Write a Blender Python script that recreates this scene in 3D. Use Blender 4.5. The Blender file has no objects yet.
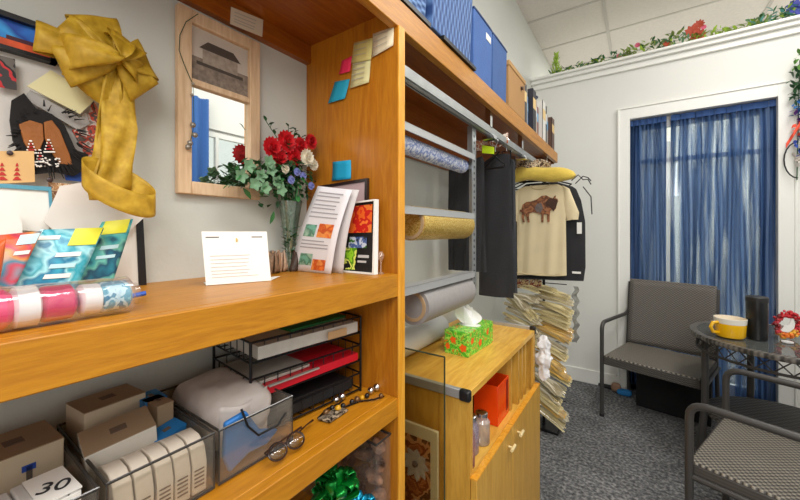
import bpy, math, random
from mathutils import Vector, Matrix, noise
random.seed(7)
C = bpy.context.scene.collection
PI = math.pi
# ------------------------------------------------------------------ camera
CX, CH, F, HOR = 0.82, 1.30, 347.0, 232.0
TH = math.atan((638 - 400) / F)
SN, CS = math.sin(TH), math.cos(TH)
cam = bpy.data.objects.new('camera', bpy.data.cameras.new('camera'))
C.objects.link(cam)
cam.location = (CX, 0, CH)
cam.rotation_euler = (PI / 2, 0, TH)
cam.data.sensor_width = 36
cam.data.lens = F / 800 * 36
cam.data.shift_y = (HOR - 250) / 800
cam.data.clip_start = 0.02
bpy.context.scene.camera = cam

def P(u, v, x=None, y=None, z=None):
    """measured point of the photograph -> the place in the room, on a known wall, shelf or floor plane"""
    r = (u - 400) / F; up = (HOR - v) / F
    dx = -SN + CS * r; dy = CS + SN * r
    if x is not None: t = (x - CX) / dx
    elif y is not None: t = y / dy
    else: t = (z - CH) / up
    return Vector((CX + dx * t, dy * t, CH + up * t))

# ------------------------------------------------------------------ materials
def nt(name):
    m = bpy.data.materials.new(name); m.use_nodes = True
    n = m.node_tree
    return m, n, n.nodes['Principled BSDF']
def srgb(c):
    if isinstance(c, str):
        c = [int(c[i:i+2], 16) / 255 for i in (0, 2, 4)]
    return tuple((x / 12.92 if x <= .04045 else ((x + .055) / 1.055) ** 2.4) for x in c) + (1,)
_mc = {}
def mat(name, col, rough=.55, metal=0, spec=.5, bump=0, bscale=60, var=0, vscale=8, emit=0, sheen=0, coat=0, trans=0, stretch=None):
    if name in _mc: return _mc[name]
    m, n, b = nt(name)
    c = srgb(col)
    b.inputs['Base Color'].default_value = c
    b.inputs['Roughness'].default_value = rough
    b.inputs['Metallic'].default_value = metal
    b.inputs['Specular IOR Level'].default_value = spec
    if coat: b.inputs['Coat Weight'].default_value = coat
    if sheen: b.inputs['Sheen Weight'].default_value = sheen
    if emit:
        b.inputs['Emission Color'].default_value = c; b.inputs['Emission Strength'].default_value = emit
    tc = n.nodes.new('ShaderNodeTexCoord'); mp = n.nodes.new('ShaderNodeMapping')
    n.links.new(tc.outputs['Object'], mp.inputs[0])
    if stretch: mp.inputs['Scale'].default_value = stretch
    if var:
        t = n.nodes.new('ShaderNodeTexNoise'); t.inputs['Scale'].default_value = vscale; t.inputs['Detail'].default_value = 4
        n.links.new(mp.outputs[0], t.inputs[0])
        r = n.nodes.new('ShaderNodeValToRGB')
        r.color_ramp.elements[0].position = .3; r.color_ramp.elements[1].position = .7
        r.color_ramp.elements[0].color = tuple(x * (1 - var) for x in c[:3]) + (1,)
        r.color_ramp.elements[1].color = tuple(min(1, x * (1 + var)) for x in c[:3]) + (1,)
        n.links.new(t.outputs['Fac'], r.inputs[0]); n.links.new(r.outputs[0], b.inputs['Base Color'])
    if bump:
        t = n.nodes.new('ShaderNodeTexNoise'); t.inputs['Scale'].default_value = bscale; t.inputs['Detail'].default_value = 3
        n.links.new(mp.outputs[0], t.inputs[0])
        bp = n.nodes.new('ShaderNodeBump'); bp.inputs['Strength'].default_value = bump; bp.inputs['Distance'].default_value = .01
        n.links.new(t.outputs['Fac'], bp.inputs['Height']); n.links.new(bp.outputs[0], b.inputs['Normal'])
    _mc[name] = m
    return m
def ramp(n, stops):
    r = n.nodes.new('ShaderNodeValToRGB'); e = r.color_ramp.elements
    e[0].position, e[0].color = stops[0][0], srgb(stops[0][1])
    e[1].position, e[1].color = stops[-1][0], srgb(stops[-1][1])
    for p, c in stops[1:-1]:
        k = e.new(p); k.color = srgb(c)
    return r
def wood(name, cols, axis='y', grain=9, rough=.38, knots=True):
    if name in _mc: return _mc[name]
    m, n, b = nt(name)
    tc = n.nodes.new('ShaderNodeTexCoord'); mp = n.nodes.new('ShaderNodeMapping')
    n.links.new(tc.outputs['Object'], mp.inputs[0])
    sc = {'x': (.9, 8, 8), 'y': (8, .9, 8), 'z': (8, 8, .9)}[axis]
    mp.inputs['Scale'].default_value = sc
    t = n.nodes.new('ShaderNodeTexNoise'); t.inputs['Scale'].default_value = grain * .35; t.inputs['Detail'].default_value = 7
    t.inputs['Distortion'].default_value = 1.1
    n.links.new(mp.outputs[0], t.inputs[0])
    r = ramp(n, [(.28, cols[0]), (.48, cols[1]), (.56, cols[2]), (.75, cols[1])])
    n.links.new(t.outputs['Fac'], r.inputs[0])
    out = r.outputs[0]
    t2 = n.nodes.new('ShaderNodeTexNoise'); t2.inputs['Scale'].default_value = grain * 3; t2.inputs['Detail'].default_value = 5
    n.links.new(mp.outputs[0], t2.inputs[0])
    mx = n.nodes.new('ShaderNodeMix'); mx.data_type = 'RGBA'; mx.blend_type = 'MULTIPLY'; mx.inputs[0].default_value = .45
    r2 = ramp(n, [(.3, 'd8c4b0'), (.6, 'ffffff')]); n.links.new(t2.outputs['Fac'], r2.inputs[0])
    n.links.new(out, mx.inputs[6]); n.links.new(r2.outputs[0], mx.inputs[7]); out = mx.outputs[2]
    if knots:
        vo = n.nodes.new('ShaderNodeTexVoronoi'); vo.inputs['Scale'].default_value = .55
        mp2 = n.nodes.new('ShaderNodeMapping'); mp2.inputs['Scale'].default_value = {'x': (4, 11, 11), 'y': (11, 4, 11), 'z': (9, 9, 4)}[axis]
        n.links.new(tc.outputs['Object'], mp2.inputs[0]); n.links.new(mp2.outputs[0], vo.inputs[0])
        r3 = ramp(n, [(.04, '7a3a12'), (.13, 'ffffff')]); n.links.new(vo.outputs['Distance'], r3.inputs[0])
        m3 = n.nodes.new('ShaderNodeMix'); m3.data_type = 'RGBA'; m3.blend_type = 'MULTIPLY'; m3.inputs[0].default_value = .75
        n.links.new(out, m3.inputs[6]); n.links.new(r3.outputs[0], m3.inputs[7]); out = m3.outputs[2]
    n.links.new(out, b.inputs['Base Color'])
    b.inputs['Roughness'].default_value = rough
    bp = n.nodes.new('ShaderNodeBump'); bp.inputs['Strength'].default_value = .12; bp.inputs['Distance'].default_value = .003
    n.links.new(t2.outputs['Fac'], bp.inputs['Height']); n.links.new(bp.outputs[0], b.inputs['Normal'])
    _mc[name] = m
    return m
def clear(name, tint='ffffff', rough=.08, amount=.16, body=.0, bodycol='ffffff', gl=.36):
    """thin transparent plastic or glass: transparent, with a glossy skin and a little milkiness"""
    if name in _mc: return _mc[name]
    m = bpy.data.materials.new(name); m.use_nodes = True; n = m.node_tree
    n.nodes.clear()
    o = n.nodes.new('ShaderNodeOutputMaterial'); tr = n.nodes.new('ShaderNodeBsdfTransparent'); tr.inputs[0].default_value = srgb(tint)
    g = n.nodes.new('ShaderNodeBsdfGlossy'); g.inputs['Roughness'].default_value = rough
    fr = n.nodes.new('ShaderNodeLayerWeight'); fr.inputs[0].default_value = .35
    mu = n.nodes.new('ShaderNodeMath'); mu.operation = 'MULTIPLY_ADD'; mu.inputs[1].default_value = gl; mu.inputs[2].default_value = amount * .4
    n.links.new(fr.outputs['Fresnel'], mu.inputs[0])
    mx = n.nodes.new('ShaderNodeMixShader'); n.links.new(mu.outputs[0], mx.inputs[0])
    n.links.new(tr.outputs[0], mx.inputs[1]); n.links.new(g.outputs[0], mx.inputs[2])
    d = n.nodes.new('ShaderNodeBsdfDiffuse'); d.inputs[0].default_value = srgb(bodycol)
    m2 = n.nodes.new('ShaderNodeMixShader'); m2.inputs[0].default_value = body
    n.links.new(mx.outputs[0], m2.inputs[1]); n.links.new(d.outputs[0], m2.inputs[2]); n.links.new(m2.outputs[0], o.inputs[0])
    _mc[name] = m
    return m
def spots(name, base, cols, scale=20, rough=.5, thr=None, metal=0, bump=0, stretch=None, soft=False):
    """a printed pattern of blotches"""
    if name in _mc: return _mc[name]
    m, n, b = nt(name)
    tc = n.nodes.new('ShaderNodeTexCoord'); mp = n.nodes.new('ShaderNodeMapping')
    if stretch: mp.inputs['Scale'].default_value = stretch
    n.links.new(tc.outputs['Object'], mp.inputs[0])
    v = n.nodes.new('ShaderNodeTexNoise'); v.inputs['Scale'].default_value = scale; v.inputs['Detail'].default_value = 2.5
    n.links.new(mp.outputs[0], v.inputs[0])
    N = len(cols); st = [(.0, base)]
    for i, c in enumerate(cols):
        st.append((.36 + .34 * i / N, c))
    st.append((.75, base))
    r = ramp(n, st); r.color_ramp.interpolation = 'LINEAR' if soft else 'CONSTANT'
    n.links.new(v.outputs['Fac'], r.inputs[0]); n.links.new(r.outputs[0], b.inputs['Base Color'])
    b.inputs['Roughness'].default_value = rough; b.inputs['Metallic'].default_value = metal
    if bump:
        bp = n.nodes.new('ShaderNodeBump'); bp.inputs['Strength'].default_value = bump; bp.inputs['Distance'].default_value = .004
        n.links.new(v.outputs['Fac'], bp.inputs['Height']); n.links.new(bp.outputs[0], b.inputs['Normal'])
    _mc[name] = m
    return m
def weave(name, a, b_, k=230, c0='3a3632', c1='8b857c', rough=.5, bump=.6, k2=None):
    """basket weave of strands running along local axes a and b"""
    if name in _mc: return _mc[name]
    m, n, b = nt(name)
    tc = n.nodes.new('ShaderNodeTexCoord'); sp = n.nodes.new('ShaderNodeSeparateXYZ'); n.links.new(tc.outputs['Object'], sp.inputs[0])
    def s(ax, kk):
        mu = n.nodes.new('ShaderNodeMath'); mu.operation = 'MULTIPLY'; mu.inputs[1].default_value = kk
        n.links.new(sp.outputs['XYZ'.index(ax.upper())], mu.inputs[0])
        si = n.nodes.new('ShaderNodeMath'); si.operation = 'SINE'; n.links.new(mu.outputs[0], si.inputs[0]); return si.outputs[0]
    mm = n.nodes.new('ShaderNodeMath'); mm.operation = 'MULTIPLY'
    n.links.new(s(a, k), mm.inputs[0]); n.links.new(s(b_, k2 or k), mm.inputs[1])
    ad = n.nodes.new('ShaderNodeMath'); ad.operation = 'MULTIPLY_ADD'; ad.inputs[1].default_value = .5; ad.inputs[2].default_value = .5
    n.links.new(mm.outputs[0], ad.inputs[0])
    r = ramp(n, [(.25, c0), (.8, c1)]); n.links.new(ad.outputs[0], r.inputs[0]); n.links.new(r.outputs[0], b.inputs['Base Color'])
    bp = n.nodes.new('ShaderNodeBump'); bp.inputs['Strength'].default_value = bump; bp.inputs['Distance'].default_value = .004
    n.links.new(ad.outputs[0], bp.inputs['Height']); n.links.new(bp.outputs[0], b.inputs['Normal'])
    b.inputs['Roughness'].default_value = rough
    _mc[name] = m
    return m

WOOD = wood('honey_pine', ['ac6c10', 'c6861c', 'bc7c16'], 'y')
WOODV = wood('honey_ply_upright', ['a46010', 'be7a1c', 'b26c14'], 'z', grain=7)
WOODE = wood('pale_pine_edge', ['d8901c', 'f0b040', 'e49c24'], 'z', grain=6, knots=False)
WOODU = wood('shaded_pine', ['8c480e', 'a45c14', '964e10'], 'y', grain=8, knots=False)  # darker, redder pine: shade under the top shelf put into the colour
CARTW = wood('yellow_birch', ['dca038', 'f0c058', 'e4ac44'], 'y', grain=6, knots=False)
CARTV = wood('yellow_birch_upright', ['c49038', 'dcac4c', 'd09e40'], 'z', grain=6, knots=False)
PALEW = wood('limed_frame_wood', ['d4b08a', 'e6c8a4', 'dcbc96'], 'z', grain=6, knots=False, rough=.6)
WALL = mat('wall_paint', 'cbcdc5', .8, bump=.08, bscale=90, var=.03, vscale=1.5)
WALLW = mat('white_wall_paint', 'e6e6e0', .7, bump=.05, bscale=90, var=.02, vscale=1.5)
TRIM = mat('white_trim_paint', 'f2f2ec', .45)
WHITE = mat('white_paper', 'f4f2ec', .75)
CREAM = mat('cream_paper', 'ece2c0', .75)
BLACK = mat('black_plastic', '17171a', .4)
BLACKM = mat('black_wire', '141416', .35, metal=.3)
STEEL = mat('galvanised_steel', 'b4b8b8', .35, metal=.75, var=.08, vscale=20)
SHINY = mat('chrome', 'd8dadc', .15, metal=1)
GLASS = clear('thin_glass', 'f4f8f6', .02, .15)
PLAST = clear('clear_plastic', 'f8f6f2', .12, .05, body=.06, bodycol='d8d0c4', gl=.26)
PLASTD = clear('clear_plastic_edge', '605c58', .2, .3, body=.45, bodycol='55504c')
WRAP = clear('clear_wrap', 'fcfcff', .1, .3, body=.06, bodycol='f0e8ee')
GREYIN = mat('printed_grey', '8a8884', .8)

# ------------------------------------------------------------------ mesh building
class MB:
    def __init__(s): s.v = []; s.f = []; s.m = []
    def add(s, vs, fs, mi=0, M=None):
        o = len(s.v)
        for p in vs:
            p = Vector(p); s.v.append(M @ p if M is not None else p)
        for f in fs: s.f.append([o + i for i in f]); s.m.append(mi)
        return s
    def box(s, c, d, mi=0, rz=0, M=None):
        x, y, z = d[0] / 2, d[1] / 2, d[2] / 2
        vs = [(-x,-y,-z),(x,-y,-z),(x,y,-z),(-x,y,-z),(-x,-y,z),(x,-y,z),(x,y,z),(-x,y,z)]
        T = Matrix.Translation(c) @ Matrix.Rotation(rz, 4, 'Z')
        if M is not None: T = M @ T
        return s.add(vs, [(0,3,2,1),(4,5,6,7),(0,1,5,4),(1,2,6,5),(2,3,7,6),(3,0,4,7)], mi, T)
    def bx(s, x0, x1, y0, y1, z0, z1, mi=0, M=None):
        return s.box(((x0+x1)/2, (y0+y1)/2, (z0+z1)/2), (x1-x0, y1-y0, z1-z0), mi, 0, M)
    def tube(s, pts, r, n=8, mi=0, closed=False, cap=True, flat=1.0):
        pts = [Vector(p) for p in pts]; k = len(pts)
        rr = r if isinstance(r, (list, tuple)) else [r] * k
        ref = Vector((0, 0, 1)); o = len(s.v); prev = None
        for i, p in enumerate(pts):
            a = pts[(i-1) % k] if (i or closed) else p
            b = pts[(i+1) % k] if (i < k-1 or closed) else p
            t = (b - a)
            t = t.normalized() if t.length > 1e-9 else Vector((0,0,1))
            if prev is None:
                q = ref if abs(t.dot(ref)) < .9 else Vector((1, 0, 0))
                nn = (q - t * q.dot(t)).normalized()
            else:
                nn = prev - t * prev.dot(t)
                nn = nn.normalized() if nn.length > 1e-6 else prev
            prev = nn; bb = t.cross(nn)
            for j in range(n):
                a_ = 2 * PI * j / n
                s.v.append(p + nn * math.cos(a_) * rr[i] + bb * math.sin(a_) * rr[i] * flat)
        for i in range(k if closed else k - 1):
            for j in range(n):
                i2 = (i + 1) % k
                s.f.append([o+i*n+j, o+i*n+(j+1)%n, o+i2*n+(j+1)%n, o+i2*n+j]); s.m.append(mi)
        if cap and not closed:
            s.f.append([o + j for j in range(n)][::-1]); s.m.append(mi)
            s.f.append([o + (k-1)*n + j for j in range(n)]); s.m.append(mi)
        return s
    def lathe(s, prof, c=(0,0,0), n=20, mi=0, M=None):
        o = len(s.v); T = Matrix.Translation(c)
        if M is not None: T = T @ M
        for r, z in prof:
            for j in range(n):
                a = 2*PI*j/n; s.v.append(T @ Vector((r*math.cos(a), r*math.sin(a), z)))
        for i in range(len(prof)-1):
            for j in range(n):
                s.f.append([o+i*n+j, o+i*n+(j+1)%n, o+(i+1)*n+(j+1)%n, o+(i+1)*n+j]); s.m.append(mi)
        if prof[0][0] > 1e-5: s.f.append([o+j for j in range(n)][::-1]); s.m.append(mi)
        if prof[-1][0] > 1e-5: s.f.append([o+(len(prof)-1)*n+j for j in range(n)]); s.m.append(mi)
        return s
    def ball(s, c, r, sc=(1,1,1), n=12, mi=0, M=None):
        k = n // 2 + 1
        pr = [(math.sin(PI*i/k), -math.cos(PI*i/k)) for i in range(k+1)]
        T = Matrix.Translation(c)
        if M is not None: T = T @ M
        o = len(s.v)
        for a, z in pr:
            for j in range(n):
                t = 2*PI*j/n
                s.v.append(T @ Vector((r*a*math.cos(t)*sc[0], r*a*math.sin(t)*sc[1], r*z*sc[2])))
        for i in range(k):
            for j in range(n):
                s.f.append([o+i*n+j, o+i*n+(j+1)%n, o+(i+1)*n+(j+1)%n, o+(i+1)*n+j]); s.m.append(mi)
        return s
    def prism(s, pts, off, mi=0):
        pts = [Vector(p) for p in pts]; off = Vector(off); k = len(pts)
        vs = pts + [p + off for p in pts]
        return s.add(vs, [list(range(k))[::-1], list(range(k, 2*k))] + [[i, (i+1)%k, k+(i+1)%k, k+i] for i in range(k)], mi)
    def grid(s, fn, nu, nv, mi=0, closeu=False):
        o = len(s.v)
        for j in range(nv+1):
            for i in range(nu + (0 if closeu else 1)):
                s.v.append(Vector(fn(i/nu, j/nv)))
        w = nu + (0 if closeu else 1)
        for j in range(nv):
            for i in range(nu):
                i2 = (i+1) % w if closeu else i+1
                s.f.append([o+j*w+i, o+j*w+i2, o+(j+1)*w+i2, o+(j+1)*w+i]); s.m.append(mi)
        return s
    def build(s, name, mats, parent=None, local=False, bevel=0, solid=0, smooth=True, sub=0):
        if not isinstance(mats, (list, tuple)): mats = [mats]
        vs = s.v
        loc = Vector((0,0,0))
        if parent is not None:
            if not local:
                W = parent.matrix_basis.copy(); q = parent.parent
                while q is not None: W = q.matrix_basis @ W; q = q.parent
                W = W.inverted(); vs = [W @ p for p in vs]
        elif not local:
            xs = [p.x for p in vs]; ys = [p.y for p in vs]; zs = [p.z for p in vs]
            loc = Vector(((min(xs)+max(xs))/2, (min(ys)+max(ys))/2, min(zs)))
            vs = [p - loc for p in vs]
        me = bpy.data.meshes.new(name)
        me.from_pydata([tuple(p) for p in vs], [], s.f)
        for m in mats: me.materials.append(m)
        me.polygons.foreach_set('material_index', s.m)
        if smooth:
            me.polygons.foreach_set('use_smooth', [True]*len(me.polygons))
        me.update()
        if smooth: me.set_sharp_from_angle(angle=math.radians(38))
        o = bpy.data.objects.new(name, me); C.objects.link(o); o.location = loc
        if parent is not None: o.parent = parent
        if bevel:
            b = o.modifiers.new('bevel', 'BEVEL'); b.width = bevel; b.segments = 2; b.limit_method = 'ANGLE'
        if solid:
            b = o.modifiers.new('solid', 'SOLIDIFY'); b.thickness = solid; b.offset = 0
        if sub:
            b = o.modifiers.new('sub', 'SUBSURF'); b.levels = sub; b.render_levels = sub
        return o
def tag(o, label, cat, group=None, kind=None):
    o['label'] = label; o['category'] = cat
    if group: o['group'] = group
    if kind: o['kind'] = kind
    return o
def thing(name, label, cat, loc=(0,0,0), rz=0, group=None):
    o = bpy.data.objects.new(name, None); C.objects.link(o); o.empty_display_size = .05
    o.location = loc; o.rotation_euler = (0, 0, rz)
    o.matrix_basis = Matrix.Translation(loc) @ Matrix.Rotation(rz, 4, 'Z')
    return tag(o, label, cat, group)
def struct(name, mb, m, label=None, cat=None, parent=None, **k):
    o = mb.build(name, m, parent, **k)
    if parent is None:
        o['kind'] = 'structure'
        if label: o['label'] = label
        if cat: o['category'] = cat
    return o
def copy_tree(o, parent=None):
    c = o.copy(); C.objects.link(c)
    if parent is not None: c.parent = parent
    for ch in [q for q in bpy.data.objects if q.parent == o and q is not c]: copy_tree(ch, c)
    return c
def text_mesh(txt, size, name, m, M, parent):
    cu = bpy.data.curves.new(name, 'FONT'); cu.body = txt; cu.size = size; cu.align_x = 'CENTER'; cu.align_y = 'CENTER'; cu.extrude = .0003
    t = bpy.data.objects.new(name + '_src', cu); C.objects.link(t)
    bpy.context.view_layer.update()
    me = bpy.data.meshes.new_from_object(t.evaluated_get(bpy.context.evaluated_depsgraph_get()))
    bpy.data.objects.remove(t)
    W = Matrix.Identity(4)
    if parent is not None: W = parent.matrix_basis.inverted()
    me.transform(W @ M); me.materials.clear(); me.materials.append(m)
    o = bpy.data.objects.new(name, me); C.objects.link(o)
    if parent is not None: o.parent = parent
    return o
def wob(p, s=5, a=.01): return noise.noise_vector(Vector(p) * s) * a
# ================================================================== THE SETTING
YF = 3.39; ZC = 3.18; LEDGE = 2.71
m_, n_, b_ = nt('carpet_pile')
tc = n_.nodes.new('ShaderNodeTexCoord')
t1 = n_.nodes.new('ShaderNodeTexNoise'); t1.inputs['Scale'].default_value = 62; t1.inputs['Detail'].default_value = 3
t2 = n_.nodes.new('ShaderNodeTexNoise'); t2.inputs['Scale'].default_value = 5
n_.links.new(tc.outputs['Object'], t1.inputs[0]); n_.links.new(tc.outputs['Object'], t2.inputs[0])
r1 = ramp(n_, [(.32, '46474a'), (.5, '747577'), (.68, 'a6a5a3')]); n_.links.new(t1.outputs['Fac'], r1.inputs[0])
r2_ = ramp(n_, [(.3, 'c8c8c8'), (.7, 'ffffff')]); n_.links.new(t2.outputs['Fac'], r2_.inputs[0])
mx = n_.nodes.new('ShaderNodeMix'); mx.data_type = 'RGBA'; mx.blend_type = 'MULTIPLY'; mx.inputs[0].default_value = 1
n_.links.new(r1.outputs[0], mx.inputs[6]); n_.links.new(r2_.outputs[0], mx.inputs[7]); n_.links.new(mx.outputs[2], b_.inputs['Base Color'])
b_.inputs['Roughness'].default_value = .95
bp = n_.nodes.new('ShaderNodeBump'); bp.inputs['Distance'].default_value = .01; n_.links.new(t1.outputs['Fac'], bp.inputs['Height']); n_.links.new(bp.outputs[0], b_.inputs['Normal'])
struct('floor', MB().bx(-.1, 3.2, -1.6, 6.1, -.08, 0), m_, 'grey speckled low-pile carpet floor', 'floor', smooth=False)
struct('wall_left', MB().bx(-.1, 0, -1.6, 6.1, 0, ZC), WALL, 'pale grey painted wall behind the wooden hutch', 'wall')
struct('wall_back', MB().bx(0, 3.2, 6.0, 6.1, 0, ZC), WALLW, 'white wall of the space beyond the partition', 'wall')
# far partition with the door opening
DX0, DX1, DZ = .766, 1.60, 2.215
w = MB(); w.bx(0, DX0, YF, YF+.12, 0, LEDGE-.02); w.bx(DX1, 2.6, YF, YF+.12, 0, LEDGE-.02); w.bx(DX0, DX1, YF, YF+.12, DZ, LEDGE-.02)
struct('wall_far', w, WALLW, 'white partition wall with the curtained door', 'wall', smooth=False)
# ledge moulding
w = MB(); w.bx(0, 2.6, YF-.075, YF+.17, LEDGE-.02, LEDGE); w.bx(0, 2.6, YF-.05, YF, LEDGE-.05, LEDGE-.02); w.bx(0, 2.6, YF-.022, YF, LEDGE-.095, LEDGE-.05)
struct('trim_1', w, TRIM, 'white stepped moulding and ledge along the top of the partition', 'moulding', bevel=.004)
w = MB(); w.bx(0, DX0-.085, YF-.014, YF, 0, .115); w.bx(DX1+.085, 2.6, YF-.014, YF, 0, .115)
struct('baseboard_far', w, TRIM, 'white baseboard under the partition wall', 'baseboard', bevel=.003)
w = MB()
w.bx(DX0-.075, DX0, YF-.018, YF+.01, 0, DZ+.085); w.bx(DX1, DX1+.08, YF-.018, YF+.01, 0, DZ+.085); w.bx(DX0, DX1, YF-.018, YF+.01, DZ, DZ+.085)
w.bx(DX0-.085, DX1+.09, YF-.026, YF, DZ+.085, DZ+.095)
w.bx(DX0-.085, DX0-.07, YF-.026, YF, 0, DZ+.085); w.bx(DX1+.075, DX1+.09, YF-.026, YF, 0, DZ+.085)
struct('trim_2', w, TRIM, 'white casing around the curtained door', 'door casing', bevel=.002)
# door itself: white frame with glass
door = MB()
for x0, x1, z0, z1 in [(DX0, DX0+.07, 0, DZ), (DX1-.07, DX1, 0, DZ), (DX0, DX1, DZ-.08, DZ), (DX0, DX1, 0, .18), (DX0, DX1, 1.86, 1.89)]:
    door.bx(x0, x1, YF+.075, YF+.11, z0, z1)
dd = struct('door_1', door, TRIM, 'glazed white door behind the blue curtains', 'door')
struct('door_pane', MB().bx(DX0+.07, DX1-.07, YF+.09, YF+.094, .18, DZ-.08), GLASS, parent=dd)
tile = mat('ceiling_tile_board', 'dcd4cc', .9, bump=.25, bscale=130, var=.04, vscale=40)
struct('ceiling', MB().bx(-.1, 3.2, -1.6, 6.1, ZC, ZC+.08), tile, 'suspended ceiling of pale tiles', 'ceiling')
g = MB()
for k in range(-1, 4):
    x = .587 + 1.13*k
    if -.05 < x < 3.1: g.bx(x-.012, x+.012, -1.5, 5.99, ZC-.006, ZC+.001)
for k in range(-9, 5):
    y = 3.785 + .56*k
    if y < 5.98: g.bx(.0, 3.1, y-.01, y+.01, ZC-.0055, ZC+.001)
struct('trim_3', g, mat('ceiling_grid_metal', 'c2bcb4', .6), 'metal grid between the ceiling tiles', 'ceiling grid', smooth=False)
# right wall with daylight window (seen in the mirror)
w = MB(); w.bx(2.6, 2.7, -1.6, 1.3, 0, ZC); w.bx(2.6, 2.7, 2.3, 6.1, 0, ZC); w.bx(2.6, 2.7, 1.3, 2.3, 2.3, ZC); w.bx(2.6, 2.7, 1.3, 2.3, 0, .4)
struct('wall_right', w, WALLW, 'white wall opposite the hutch seen in the mirror', 'wall', smooth=False)
w = MB()
for y0, y1, z0, z1 in [(1.3,1.36,.4,2.3),(2.24,2.3,.4,2.3),(1.36,2.24,.4,.47),(1.36,2.24,2.23,2.3),(1.79,1.82,.47,2.23)]:
    w.bx(2.62, 2.66, y0, y1, z0, z1)
wn = struct('window_1', w, TRIM, 'white framed window opposite the mirror', 'window')
struct('window_pane', MB().bx(2.64, 2.644, 1.36, 2.24, .47, 2.23), GLASS, parent=wn)
# daylight ground outside
lawn = MB().bx(-8, 12, 6.2, 14, -.3, -.28); lawn.bx(2.8, 12, -6, 6.2, -.3, -.28)
struct('ground', lawn, mat('pavement', 'b9b5aa', .9, var=.1), 'pale paving outside', 'ground')

# ================================================================== curtains
def curtain_mat(name, streak):
    m = bpy.data.materials.new(name); m.use_nodes = True; n = m.node_tree; n.nodes.clear()
    o = n.nodes.new('ShaderNodeOutputMaterial')
    tc = n.nodes.new('ShaderNodeTexCoord'); mp = n.nodes.new('ShaderNodeMapping'); mp.inputs['Scale'].default_value = (26, 3, .55)
    n.links.new(tc.outputs['Object'], mp.inputs[0])
    t = n.nodes.new('ShaderNodeTexNoise'); t.inputs['Scale'].default_value = 1.3; t.inputs['Detail'].default_value = 4
    n.links.new(mp.outputs[0], t.inputs[0])
    rc = ramp(n, [(.3, '3a5886'), (.5, '6080b0'), (.72, '90a8cc')]); n.links.new(t.outputs['Fac'], rc.inputs[0])
    d = n.nodes.new('ShaderNodeBsdfDiffuse'); tl = n.nodes.new('ShaderNodeBsdfTranslucent'); tr = n.nodes.new('ShaderNodeBsdfTransparent')
    n.links.new(rc.outputs[0], d.inputs[0]); n.links.new(rc.outputs[0], tl.inputs[0]); tr.inputs[0].default_value = srgb('e4ecfa')
    a = n.nodes.new('ShaderNodeMixShader'); a.inputs[0].default_value = .45
    n.links.new(d.outputs[0], a.inputs[1]); n.links.new(tl.outputs[0], a.inputs[2])
    mp2 = n.nodes.new('ShaderNodeMapping'); mp2.inputs['Scale'].default_value = (16, 2, .8)
    n.links.new(tc.outputs['Object'], mp2.inputs[0])
    t2 = n.nodes.new('ShaderNodeTexNoise'); t2.inputs['Scale'].default_value = 1.4; t2.inputs['Detail'].default_value = 2.5
    n.links.new(mp2.outputs[0], t2.inputs[0])
    r = n.nodes.new('ShaderNodeValToRGB'); r.color_ramp.elements[0].position = .49; r.color_ramp.elements[1].position = .68
    r.color_ramp.elements[0].color = (.04, .04, .04, 1); r.color_ramp.elements[1].color = (streak, streak, streak, 1)
    n.links.new(t2.outputs['Fac'], r.inputs[0])
    b = n.nodes.new('ShaderNodeMixShader'); n.links.new(r.outputs[0], b.inputs[0]); n.links.new(a.outputs[0], b.inputs[1]); n.links.new(tr.outputs[0], b.inputs[2])
    n.links.new(b.outputs[0], o.inputs[0])
    return m
def curtain(x0, x1, m, label, folds, gather=0):
    def fn(u, v):
        z = DZ - .01 - v * (DZ - .06)
        x = x0 + (x1-x0) * u
        x += .006 * math.sin(9*v + 20*u) * (0 < u < 1)
        y = YF + .045 + .016 * math.sin(folds*2*PI*u + 1.4*math.sin(5*u)+.6*math.sin(3*v)) + .006*math.sin(folds*4.7*PI*u)
        return (x, y, z)
    root = thing('curtain', label, 'curtain', ((x0+x1)/2, YF+.045, .05), 0)
    MB().grid(fn, 160, 10).build('drape', m, root)
    mb = MB().grid(lambda u, v: (x0+(x1-x0)*u, YF+.03-.004*math.sin(40*u)*1 - .001, DZ-.005-.045*v), 60, 1)
    mb.build('rod_pocket', mat('curtain_header', '3c5c94', .9), root)
curtain(DX0+.002, DX0+.235, curtain_mat('blue_sheer_left', .22), 'narrow blue sheer curtain covering the left part of the door', 9)
curtain(DX0+.265, DX1-.002, curtain_mat('blue_sheer_right', .8), 'wide blue sheer curtain with light showing through on the right part of the door', 17)
# bright strip of white sheer between the two
MB().grid(lambda u, v: (DX0+.225+.06*u, YF+.066+.006*math.sin(14*u), DZ-.2-v*(DZ-.3)), 14, 4).build('sheer_strip', clear('white_sheer', 'ffffff', .5, .0, body=.55, bodycol='c8d0dc'), None)
tag(bpy.data.objects['sheer_strip'], 'thin white sheer showing in the gap between the two blue curtains', 'curtain')
bpy.data.objects['sheer_strip'].name = 'white_sheer'
# right wall curtain (reflection)
mb = MB().grid(lambda u, v: (2.55 + .02*math.sin(30*u), 1.16+.52*u, 2.55-v*2.35), 60, 4)
tag(mb.build('window_curtain', mat('blue_cotton', '3f6cae', .9), None), 'blue curtain reflected at the left of the small wall mirror', 'curtain')

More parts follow.
